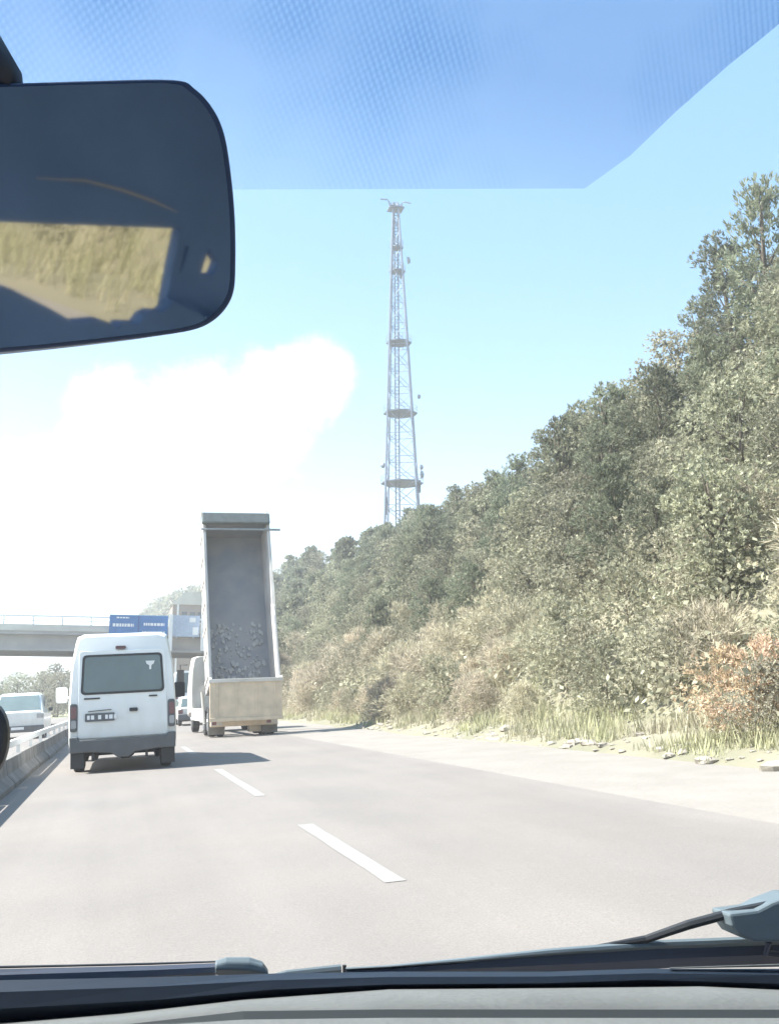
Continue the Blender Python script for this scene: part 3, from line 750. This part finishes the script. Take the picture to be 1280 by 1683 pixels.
b = MB(); bbox(b, -HW - .08, LB - .30, HB + .02, HW + .04, LB + .12, HB + .22); part('canopy', b, mat('canopy_grey', (.14, .16, .16), .7), tr, bevel=.04)
b = MB(); bbox(b, -HW - .1, LB - .52, HB + .02, HW + .42, LB - .46, HB + .08); part('cover_bar', b, mat('grey_bar', (.3, .32, .33), .6), tr)
# load remains clinging near the tail
b = MB()
for i in range(260):
    l = .05 + 2.6 * random.random() ** 1.6; x = random.uniform(-1.0, .95); s0 = random.uniform(.02, .085)
    pts = [(random.uniform(.5, 1) * s0 * math.cos(a), random.uniform(.5, 1) * s0 * 1.6 * math.sin(a)) for a in [k * 1.05 for k in range(6)]]
    b.prism([bp(x + u, l + v, .0) for u, v in pts], Vector(bp(0, 0, random.uniform(.02, .07))) - Vector(bp(0, 0, 0)))
o = part('load_residue', b, mat('pale_gravel', (.42, .41, .40), .9, scale=4), tr); o['kind'] = 'stuff'
# tailgate hanging from its top hinge
hy, hz_ = bp(0, -.03, HB + .1)[1:]
tg_ = part('tailgate', MB().box((-HW - .04, hy - .10, hz_ - 1.32), (HW + .04, hy - .02, hz_)), m_beige, tr, bevel=.01)
part('top_beam', MB().box((-HW - .07, hy - .15, hz_ - .07), (HW + .07, hy + .03, hz_ + .05)), m_tb, tg_, bevel=.01)
part('lower_beam', MB().box((-HW - .05, hy - .14, hz_ - 1.34), (HW + .05, hy - .1, hz_ - 1.22)), m_beige, tg_, bevel=.01)
for xx in (-.96, -.33, .33, .96): part('stiffener', MB().box((xx - .04, hy - .118, hz_ - 1.22), (xx + .04, hy - .099, hz_ - .07)), m_beige, tg_, bevel=.006)
for s_ in (-1, 1): part('hinge', MB().lathe((s_ * (HW + .02) - .05, hy - .02, hz_ + .02), (1, 0, 0), [(0, .09), (.1, .09)], 12), m_tb, tg_)
b = MB(); b.box((-.45, 1.0, .75), (-.33, 8.2, 1.05)).box((.33, 1.0, .75), (.45, 8.2, 1.05))
for yy in (1.2, 3, 5, 7.4): b.box((-.33, yy, .8), (.33, yy + .12, 1.0))
part('chassis', b, m_black, tr)
b = MB(); b.box((-1.14, .12, .34), (1.14, .24, .56)); part('underrun_bar', b, m_beige, tr, bevel=.02)
b = MB()
for x0 in (-1.15, .05): b.box((x0, .2, .62), (x0 + 1.08, .28, .92))
part('mudguard', b, mat('dusty_mudguard', (.30, .27, .23), .8, scale=2), tr, bevel=.02)
for s_ in (-1, 1):
    x0, x1 = sorted((s_ * .72, s_ * 1.12)); lp = part('tail_light', MB().box((x0, .08, .38), (x1, .12, .54)), m_tb, tr, bevel=.01)
    part('lamp_lens', MB().box((x0 + .03, .07, .41), (x0 + .18, .079, .51)), m_red, lp)
    for yy in (.95, 2.3):
        wheel(tr, s_ * .72, yy, .50, .26, s_); wheel(tr, s_ * 1.01, yy, .50, .26, s_)
    wheel(tr, s_ * 1.0, 6.9, .50, .3, s_)
    b = MB(); b.box((s_ * .90 - .27, .42, .08), (s_ * .90 + .27, .44, .95)); part('mud_flap', b, mat('dusty_rubber', (.22, .20, .17), .85), tr)
part('tool_box', MB().box((.22, .45, .12), (.62, 1.0, .60)), m_beige, tr, bevel=.02)
b = MB(); b.tube([(0, 5.2, 1.0), bp(0, 4.2, -.2)], [.16, .09], 12); part('hydraulic_ram', b, m_chrome, tr)
cab = part('cab', loft([van_ring(6.0, .75, 1.7, 2.95, 1.22, 1.12), van_ring(7.4, .75, 1.7, 3.0, 1.22, 1.12), van_ring(8.1, .6, 1.7, 2.8, 1.2, 1.05), van_ring(8.25, .6, 1.6, 1.9, 1.18, 1.1)]), m_tb, tr, bevel=.03)
for s_ in (-1, 1):
    b = MB(); b.tube([(s_ * 1.2, 7.9, 2.7), (s_ * 1.5, 7.9, 2.7), (s_ * 1.5, 7.9, 1.9)], .025, 6); b.box((s_ * 1.5 - .14, 7.78, 1.75), (s_ * 1.5 + .14, 7.86, 2.5)); part('side_mirror', b, m_black, tr, bevel=.02)
b = MB()    # side marker post / work lamp on the left rear
b.tube([(-1.28, .6, .45), (-1.36, .6, 1.55)], .05, 8).lathe((-1.36, .52, 1.62), (0, -1, 0), [(0, .1), (.1, .12)], 12)
part('side_guard_post', b, m_tb, tr)
part('side_guard', MB().box((-1.22, 1.8, .5), (-1.16, 6.0, .95)), m_tb, tr)

# vehicle ahead of the truck and oncoming car
def small_vehicle(name, x, y, wd, ht, ln, label, cat, facing=1, waist=.5, m=m_vanw, slope=.35):
    o = empty(name, (x, y, gz(x)), label, cat); h2 = wd / 2
    zw = ht * waist
    def ring(yy, zr, wr, z0=.32):
        h_ = [(h2 * .95, z0), (h2, z0 + .12), (h2, zw), (wr, zr - .1), (wr * .85, zr)]
        return [(xx, yy, z) for xx, z in h_] + [(-xx, yy, z) for xx, z in reversed(h_)]
    part('body', loft([ring(0, zw + .05, h2 * .97, .4), ring(.06, zw + .08, h2 * .98), ring(slope, ht, h2 * .8), ring(ln * .55, ht, h2 * .8), ring(ln * .74, zw + .1, h2 * .95), ring(ln * .97, zw - .1, h2 * .9), ring(ln, zw - .25, h2 * .85, .45)]), m, o, bevel=.025)
    fy = lambda z: .06 + (slope - .06) * (z - zw - .08) / (ht - zw - .08)
    z0, z1 = zw + .14, ht - .12
    b = MB(); b.prism([(-h2 * .84, fy(z0) - .02, z0), (h2 * .84, fy(z0) - .02, z0), (h2 * .74, fy(z1) - .02, z1), (-h2 * .74, fy(z1) - .02, z1)], (0, .015, 0)); part('rear_window' if facing > 0 else 'windshield', b, m_glass, o)
    part('bumper', MB().box((-h2, -.08, .3), (h2, .08, .58)), m_grey, o, bevel=.03)
    for s_ in (-1, 1):
        x0, x1 = sorted((s_ * h2 * .72, s_ * h2 * .98)); part('tail_light' if facing > 0 else 'headlight', MB().box((x0, -.03, zw - .22), (x1, .05, zw - .02)), m_red if facing > 0 else m_amber, o, bevel=.01)
        wheel(o, s_ * (h2 - .13), .75, .31, .2, s_); wheel(o, s_ * (h2 - .13), ln - .8, .31, .2, s_)
        b = MB(); b.prism([(s_ * h2 * .93, yy, zz) for yy, zz in ((slope + .3, zw + .12), (ln * .62, zw + .12), (ln * .55, ht - .2), (slope + .35, ht - .2))], (s_ * .02, 0, 0)); part('side_window', b, m_glass, o)
        part('side_mirror', MB().box((s_ * (h2 + .1) - .09, ln * .6, zw + .05), (s_ * (h2 + .1) + .09, ln * .6 + .08, zw + .22)), m_grey, o, bevel=.02)
    part('number_plate', MB().box((-.26, -.095, .42), (.26, -.082, .53)), m_white, o)
    return o
small_vehicle('car', 4.05, 52, 1.8, 1.5, 4.2, 'white car on the road just beyond the raised truck', 'car', slope=.5, waist=.56)
small_vehicle('minibus', 4.6, 63, 2.2, 3.1, 6.5, 'tall white minibus far ahead between the van and the raised truck', 'minibus', slope=.2, waist=.52)
small_vehicle('car', -4.0, 46, 2.15, 2.0, 4.9, 'oncoming white car beyond the median barrier beside the van', 'car', facing=-1, slope=1.1, waist=.55)
small_vehicle('car', -7.9, 60, 1.8, 1.5, 4.2, 'grey car farther off on the opposite carriageway', 'car', facing=-1, slope=1.1, waist=.56, m=mat('silver_paint', (.42, .44, .45), .4))
# low shed and hedge beyond the opposite road
sh = empty('shed', (-17, 62, gx(-20)), 'long low shed with a pale green roof beyond the opposite carriageway', 'shed', roll=False)
part('wall', MB().box((-14, 0, -.2), (7.5, 6, 2.3)), m_conc2, sh)
part('roof', MB().prism([(-14.4, -.4, 2.3), (7.9, -.4, 2.3), (7.9, 3, 3.5), (-14.4, 3, 3.5)], (0, 0, .12)).prism([(-14.4, 3.003, 3.5), (7.9, 3.003, 3.5), (7.9, 6.4, 2.3), (-14.4, 6.4, 2.3)], (0, 0, .12)), mat('pale_green_roof', (.48, .60, .46), .7, scale=.5), sh)
for i in range(7): part('window', MB().box((-12.5 + i * 2.9, -.06, .7), (-11.2 + i * 2.9, .05, 1.7)), m_glass, sh)
bl = make_kind('broad', 0, m_broad, m_bark, 4.6, 2.7, 12, 420, 6, .26, .09, .11)
for i in range(26):
    me, tm, hh = random.choice(BROAD); x = -3.5 - i * 1.5 + random.uniform(-1, 1)
    o = empty('broadleaf_tree', (x, 142 + random.uniform(-8, 14), gx(x)), 'dim round tree seen under the bridge past the opposite carriageway', 'tree', 'trees seen under the bridge', roll=False, rz=random.uniform(0, 6)); s_ = random.uniform(.9, 1.5); o.scale = (s_ * 1.2, s_ * 1.2, s_)
    o.rotation_euler = (0, 0, random.uniform(0, 6))
    for nm, m_ in (('crown', me), ('trunk', tm)):
        c = bpy.data.objects.new(nm, m_); COL.objects.link(c); c.parent = o

# ------------------------------------------------------------------ the car the view is taken from
m_dash = mat('grey_dashboard', (.125, .13, .125), .75, scale=14, bump=.1, var=.08)
m_dash_dark = mat('dark_dashboard', (.012, .015, .015), .7, scale=3)
m_frit = mat('navy_black_trim', (.010, .018, .032), .55, scale=2)
m_wiper = mat('wiper_rubber', (.058, .07, .10), .5, scale=4)
m_wiper2 = mat('wiper_metal', (.12, .15, .165), .45, scale=4)
m_cabin = mat('navy_cabin_trim', (.18, .32, .60), .8, scale=2)
car = empty('car', (0, 0, 0), 'car the picture is taken from: its mirror, wipers, dashboard and windscreen', 'car', roll=False)
car['label'] = 'car the picture is taken from, showing its mirror, wipers, dashboard and windscreen'
# windscreen plane through a low front line and a high rear line
Y0, Y1 = 1.02, .30
P0, P1 = at(640, 1640, Y0), at(640, -60, Y1)
wn = Vector((1, 0, 0)).cross(P1 - P0).normalized()
def scr(px, py, off=0):
    d = vray(px, py); t = (P0 - EYE).dot(wn) / d.dot(wn); return EYE + d * t + wn * off
def clear_mat(name, col):
    m = bpy.data.materials.new(name); m.use_nodes = True; t = m.node_tree; t.nodes.clear()
    o = t.nodes.new('ShaderNodeOutputMaterial'); a = t.nodes.new('ShaderNodeBsdfTransparent'); a.inputs[0].default_value = (*col, 1)
    t.links.new(a.outputs[0], o.inputs[0]); return m
m_clear = clear_mat('clear_windscreen_glass', (.975, .985, .98))
pts = [scr(-420, 1665), scr(2050, 1665), scr(1750, -60), scr(-160, -60)]
ws = part('windscreen', MB().prism(pts, wn * .004), m_clear, car)
# tinted shade band with a fine dot print
mt = bpy.data.materials.new('tinted_shade_band'); mt.use_nodes = True; t = mt.node_tree; t.nodes.clear()
o_ = t.nodes.new('ShaderNodeOutputMaterial'); a = t.nodes.new('ShaderNodeBsdfTransparent')
tcn = t.nodes.new('ShaderNodeTexCoord'); mp = t.nodes.new('ShaderNodeMapping'); mp.inputs['Rotation'].default_value = (0, 0, R(38)); mp.inputs['Scale'].default_value = (1, 1, 0)
wv = t.nodes.new('ShaderNodeTexVoronoi'); wv.inputs['Scale'].default_value = 470; wv.inputs['Randomness'].default_value = .12
t.links.new(tcn.outputs['Object'], mp.inputs[0]); t.links.new(mp.outputs[0], wv.inputs['Vector'])
r1 = t.nodes.new('ShaderNodeMapRange'); r1.inputs['From Min'].default_value = .15; r1.inputs['From Max'].default_value = .55
t.links.new(wv.outputs['Distance'], r1.inputs['Value'])
n1 = t.nodes.new('ShaderNodeTexNoise'); n1.inputs['Scale'].default_value = 9; n1.inputs['Detail'].default_value = 3; t.links.new(tcn.outputs['Object'], n1.inputs['Vector'])
r2 = t.nodes.new('ShaderNodeMapRange'); r2.inputs['From Min'].default_value = .40; r2.inputs['From Max'].default_value = .58; r2.inputs['To Max'].default_value = 1.0; t.links.new(n1.outputs['Fac'], r2.inputs['Value'])
mu = t.nodes.new('ShaderNodeMath'); mu.operation = 'MULTIPLY'; t.links.new(r1.outputs[0], mu.inputs[0]); t.links.new(r2.outputs[0], mu.inputs[1])
mx = t.nodes.new('ShaderNodeMix'); mx.data_type = 'RGBA'; mx.inputs['A'].default_value = (.80, .82, .88, 1); mx.inputs['B'].default_value = (.62, .70, .80, 1)
t.links.new(mu.outputs[0], mx.inputs['Factor'])
gs = t.nodes.new('ShaderNodeSeparateXYZ'); t.links.new(tcn.outputs['Object'], gs.inputs[0])
gr = t.nodes.new('ShaderNodeMapRange'); gr.inputs['From Min'].default_value = scr(640, 318).z - .004; gr.inputs['From Max'].default_value = scr(640, 60).z
gr.inputs['To Min'].default_value = .32; gr.inputs['To Max'].default_value = 1.0
t.links.new(gs.outputs['Z'], gr.inputs['Value'])
mg = t.nodes.new('ShaderNodeMix'); mg.data_type = 'RGBA'; mg.inputs['A'].default_value = (1, 1, 1, 1)
t.links.new(gr.outputs[0], mg.inputs['Factor']); t.links.new(mx.outputs['Result'], mg.inputs['B']); t.links.new(mg.outputs['Result'], a.inputs[0]); t.links.new(a.outputs[0], o_.inputs[0])
band = [(-150, 325), (380, 318), (965, 316), (1040, 262), (1115, 190), (1200, 115), (1290, 42), (1390, -55), (-160, -55)]
part('shade_band', MB().prism([scr(x, y, -.004) for x, y in band], wn * -.001), mt, ws)

def strip(top, bot, Y, th, mb=None):
    """a bar between two traced edges at distance Y, with real thickness"""
    mb = mb or MB(); k = len(top)
    Yf = Y if callable(Y) else (lambda x: Y)
    for i in range(k - 1):
        a, b_, c, d = (at(*bot[i], Yf(bot[i][0])), at(*bot[i + 1], Yf(bot[i + 1][0])), at(*top[i + 1], Yf(top[i + 1][0])), at(*top[i], Yf(top[i][0])))
        e = Vector((0, th, -th * .2)); mb.hexa([a, b_, b_ + e, a + e, d, c, c + e, d + e])
    return mb
def ribbon(top, bot, Y, th):      # continuous closed bar
    k = len(top); secs = []
    for i in range(k):
        t_, b_ = at(*top[i], Y), at(*bot[i], Y); m_ = (t_ + b_) / 2; up_ = (t_ - b_) / 2
        f_ = (m_ - EYE).normalized() * th
        secs.append([m_ - up_, m_ - up_ * .3 - f_ * .25, m_ + up_ * .45 - f_ * .2, m_ + up_, m_ + up_ * .8 + f_, m_ - up_ + f_])
    return loft(secs)
# black lower edge of the windscreen, dashboard
part('lower_trim', ribbon([(-300, 1612), (0, 1611), (250, 1606), (450, 1600), (640, 1597), (900, 1597), (1060, 1592), (1280, 1592), (1700, 1596)],
     [(-300, 1700), (0, 1683), (250, 1664), (450, 1640), (640, 1629), (900, 1626), (1060, 1620), (1280, 1630), (1700, 1650)], .90, .06), m_frit, car)
part('cowl', ribbon([(-300, 1640), (400, 1632), (1000, 1630), (1700, 1640)], [(-300, 1760), (400, 1760), (1000, 1760), (1700, 1760)], 1.02, .04), m_black, car)
def surf(rows):    # rows of (px,py) with Y each -> smooth sheet with a little thickness
    b = MB(); n = len(rows[0][1]); vs = []
    for Y, r_ in rows: vs += [at(x, y, Y) for x, y in r_]
    m_ = len(rows); b.add(vs, [(j * n + i, j * n + i + 1, (j + 1) * n + i + 1, (j + 1) * n + i) for j in range(m_ - 1) for i in range(n - 1)]); return b
XS = [-300, 0, 200, 400, 640, 900, 1150, 1400, 1700]
def row(f): return [(x, f(x)) for x in XS]
top_f = lambda x: lerp_tab([(-300, 1705), (0, 1684), (250, 1663), (450, 1638), (640, 1627), (900, 1625), (1060, 1618), (1280, 1628), (1700, 1645)], x)
d1 = part('dashboard', surf([(.93, row(lambda x: top_f(x) - 4)), (.86, row(lambda x: top_f(x) + 6)), (.78, row(lambda x: max(1663, top_f(x) + 22) + (x - 640) * .002))]), m_dash, car, smooth=True)
sm = d1.modifiers.new('shell', 'SOLIDIFY'); sm.thickness = .0015; sm.offset = -1
d2 = part('dashboard_gap', surf([(.775, row(lambda x: max(1662, top_f(x) + 21) + 0)), (.765, row(lambda x: max(1662, top_f(x) + 21) + 14 - (x < 350) * 10))]), m_dash_dark, d1)
sm = d2.modifiers.new('shell', 'SOLIDIFY'); sm.thickness = .0015; sm.offset = -1
d3 = part('dashboard_front', surf([(.76, row(lambda x: max(1662, top_f(x) + 21) + 14 - (x < 350) * 10)), (.70, row(lambda x: 1760)), (.6, row(lambda x: 1950))]), m_dash, d1, smooth=True)
sm = d3.modifiers.new('shell', 'SOLIDIFY'); sm.thickness = .0015; sm.offset = -1
# wipers
wl = part('wiper', ribbon([(-300, 1598), (-100, 1595), (120, 1590), (250, 1587), (355, 1583)], [(-300, 1640), (-100, 1634), (120, 1622), (250, 1614), (355, 1607)], .98, .02), m_wiper, car)
wl['label'] = 'wiper blade lying flat at the lower edge with a square end cap'
part('blade_rubber', ribbon([(-300, 1592), (-100, 1589), (120, 1585), (250, 1582), (355, 1579)], [(-300, 1597), (-100, 1594), (120, 1589), (250, 1586), (355, 1582)], .99, .008), m_black, wl)
part('end_cap', ribbon([(354, 1579), (372, 1573), (410, 1573), (432, 1580), (441, 1594)], [(354, 1602), (372, 1604), (410, 1606), (432, 1608), (441, 1608)], .965, .03), m_wiper2, wl, bevel=.002)
part('cap_slot', ribbon([(362, 1590), (420, 1590)], [(362, 1597), (420, 1597)], .962, .003), m_wiper, wl)
wr = part('wiper', ribbon([(568, 1593), (640, 1589), (760, 1577), (900, 1562), (1000, 1553), (1080, 1548), (1180, 1544), (1280, 1541), (1500, 1536)],
     [(568, 1603), (640, 1603), (760, 1601), (900, 1599), (1000, 1597), (1080, 1592), (1180, 1588), (1280, 1584), (1500, 1578)], .985, .02), m_wiper, car)
wr['label'] = 'longer wiper blade sloping up towards its arm'
part('blade_top', ribbon([(568, 1590), (640, 1586), (760, 1574), (900, 1559), (1000, 1551), (1080, 1545), (1180, 1541), (1280, 1537), (1500, 1532)],
     [(568, 1594), (640, 1590), (760, 1582), (900, 1571), (1000, 1565), (1080, 1560), (1180, 1557), (1280, 1553), (1500, 1548)], .982, .022), m_wiper2, wr)
b = MB(); b.tube([at(560, 1592, .98), at(470, 1601, .98), at(450, 1604, .98)], [.004, .0035, .002], 8); part('blade_tip', b, m_wiper2, wr)
b = MB(); b.tube([at(566, 1586, .985), at(566, 1602, .985)], .002, 6); part('tip_clip', b, m_black, wr)
b = MB(); b.tube([at(980, 1556, .985), at(1060, 1544, .98), at(1130, 1520, .965), at(1200, 1501, .955), at(1260, 1488, .95)], [.002, .0042, .005, .005, .0045], 8)
ar = part('wiper_arm', b, m_black, wr); 
b = MB(); b.prism([at(x, y, .94) for x, y in ((1198, 1502), (1214, 1500), (1245, 1496), (1268, 1484), (1300, 1472), (1500, 1462), (1500, 1548), (1280, 1549), (1240, 1549), (1215, 1538), (1203, 1522))], (0, .035, 0))
part('arm_joint', b, m_wiper2, wr, bevel=.003)
b = MB(); b.tube([at(1262, 1548, .955), at(1258, 1566, .96), at(1300, 1572, .965)], .0035, 8); part('washer_nozzle', b, m_wiper, wr)
part('trim_strip', ribbon([(1100, 1590), (1280, 1584), (1500, 1578)], [(1100, 1592), (1280, 1589), (1500, 1584)], .895, .004), m_dash, car)
# rear-view mirror
dc = vray(150, 445)
MC = EYE + dc * .31
refl = Vector((.85, -1, -.045)).normalized()
mn = (refl - dc).normalized()              # mirror normal, facing the camera side
def onm(px, py, off=0):
    d = vray(px, py); t = (MC + mn * off - EYE).dot(mn) / d.dot(mn); return EYE + d * t
OUT = [(-330, 205), (-300, 150), (-240, 137), (0, 136), (140, 132), (285, 130), (322, 145), (352, 178), (371, 222), (382, 290), (388, 360), (389, 430), (386, 478), (372, 508), (348, 530), (315, 543), (250, 553), (120, 568), (0, 579), (-200, 592), (-290, 590), (-330, 540)]
def smooth_poly(P, k=6):
    o_ = []; n = len(P)
    for i in range(n):
        p0, p1, p2, p3 = (Vector(P[(i + j) % n]) for j in (-1, 0, 1, 2))
        for q in range(k):
            t = q / k; o_.append(tuple(.5 * ((2 * p1) + (p2 - p0) * t + (2 * p0 - 5 * p1 + 4 * p2 - p3) * t * t + (3 * p1 - p0 - 3 * p2 + p3) * t ** 3)))
    return o_
OUT = smooth_poly(OUT)
rm_ = part('rear_view_mirror', MB().prism([onm(x, y) for x, y in OUT], mn * -.03), mat('navy_mirror_housing', (.03, .058, .12), .5, scale=2), car, bevel=.006, seg=3)
cxm, cym = 30, 355
inn = [(cxm + (x - cxm) * (.972 if x > cxm else .98), cym + (y - cym) * .968) for x, y in OUT]
m_mir = bpy.data.materials.new('mirror_silver'); m_mir.use_nodes = True; q_ = m_mir.node_tree.nodes['Principled BSDF']
q_.inputs['Metallic'].default_value = 1; q_.inputs['Roughness'].default_value = .028; q_.inputs['Base Color'].default_value = (.47, .45, .40, 1)
part('mirror_glass', MB().prism([onm(x, y, .0008) for x, y in inn], mn * -.0006), m_mir, rm_)
b = MB(); st_ = [onm(x, y, -.012) for x, y in ((-60, 160), (-50, 110), (-40, 60))]
b.tube([onm(-70, 150, -.012), onm(-62, 128, -.014), onm(-75, 60, -.02), onm(-95, 10, -.03), onm(-110, -40, -.04)], [.0165, .0165, .012, .009, .009], 18)
part('mirror_stem', b, m_frit, rm_, smooth=True)
# cabin shell behind the eye: rear wall with window openings, roof lining, seats
RY = -1.9
def rear(px, py, Y=RY):
    p = onm(px, py); d = (p - EYE).normalized(); r_ = d - 2 * d.dot(mn) * mn; t = (Y - p.y) / r_.y; return p + r_ * t
win = [rear(*p) for p in ((-330, 352), (0, 365), (298, 376), (284, 440), (262, 560), (-330, 575))]
zc = [p.z for p in win]; xc = [p.x for p in win]
import bmesh
def wall_with_holes(name, outer, holes, th, m, parent):
    bm = bmesh.new(); es = []
    for lp in [outer] + holes:
        v_ = [bm.verts.new((x, RY, z)) for x, z in lp]
        es += [bm.edges.new((v_[i], v_[(i + 1) % len(v_)])) for i in range(len(v_))]
    bmesh.ops.triangle_fill(bm, use_beauty=True, edges=es)
    ret = bmesh.ops.extrude_face_region(bm, geom=bm.faces[:])
    for g_ in ret['geom']:
        if isinstance(g_, bmesh.types.BMVert): g_.co.y -= th
    bm.normal_update()
    me = bpy.data.meshes.new(name); bm.to_mesh(me); bm.free(); return link(name, me, m, parent)
xl, xr = min(xc) - 1.6, max(xc) + 1.6; zlo, zhi = min(zc) - 1.2, max(zc) + .55
hole1 = [(p.x, p.z) for p in win]
def hole(pp): return [(rear(*p).x, rear(*p).z) for p in pp]
hole2 = hole(((305, 405), (311, 405), (300, 440), (294, 452))); hole3 = hole(((342, 408), (360, 432), (352, 452), (330, 452)))
wall_with_holes('rear_body', [(xl, zlo), (xr, zlo), (xr, zhi), (xl, zhi)], [hole1, hole2, hole3], .04, m_cabin, car)
b = MB(); b.box((xl, RY, zhi - .05), (xr, .12, zhi)); part('roof_lining', b, m_cabin, car)
SIL = [(-330, 455), (-100, 455), (0, 468), (28, 482), (60, 498), (85, 512), (105, 524), (150, 520), (163, 524), (170, 528), (176, 535), (184, 525), (212, 526), (222, 512), (235, 506), (252, 507), (268, 490), (330, 520), (420, 520), (420, 700), (-330, 700)]
b = MB(); b.prism([tuple(rear(x, y, RY + .06)) for x, y in SIL], (0, .05, 0)); part('rear_seat', b, m_cabin, car)
b = MB(); b.tube([rear(x, y, RY + .05) for x, y in ((60, 293), (140, 297), (200, 312), (250, 330), (292, 349))], [.001, .003, .004, .004, .001], 8); part('ceiling_trim', b, m_palew, car)
# dark round ornament at the picture's edge
p = at(-22, 1218, .55); b = MB(); b.lathe((p.x, p.y, p.z), (0, 1, 0), [(0, .008), (.002, .0102), (.008, .0108), (.012, .009)], 24)
for i in range(len(b.v)): b.v[i] = (b.v[i][0], b.v[i][1], p.z + (b.v[i][2] - p.z) * 1.85)
o = part('ornament', b, m_black, None); tag(o, 'dark rounded ornament just showing at the edge beside the barrier', 'ornament')

# ------------------------------------------------------------------ air
hm = bpy.data.materials.new('haze'); hm.use_nodes = True; t = hm.node_tree; t.nodes.clear()
o_ = t.nodes.new('ShaderNodeOutputMaterial'); pv = t.nodes.new('ShaderNodeVolumePrincipled')
pv.inputs['Color'].default_value = (.93, .96, 1, 1); pv.inputs['Density'].default_value = .0012; pv.inputs['Anisotropy'].default_value = .2
t.links.new(pv.outputs[0], o_.inputs['Volume'])
HAZE = True
if HAZE:
    o = part('haze', MB().box((-1000, -320, -8), (1000, 1150, 82)), hm, None); tag(o, 'thin pale haze over the road and hills', 'haze', kind='stuff')
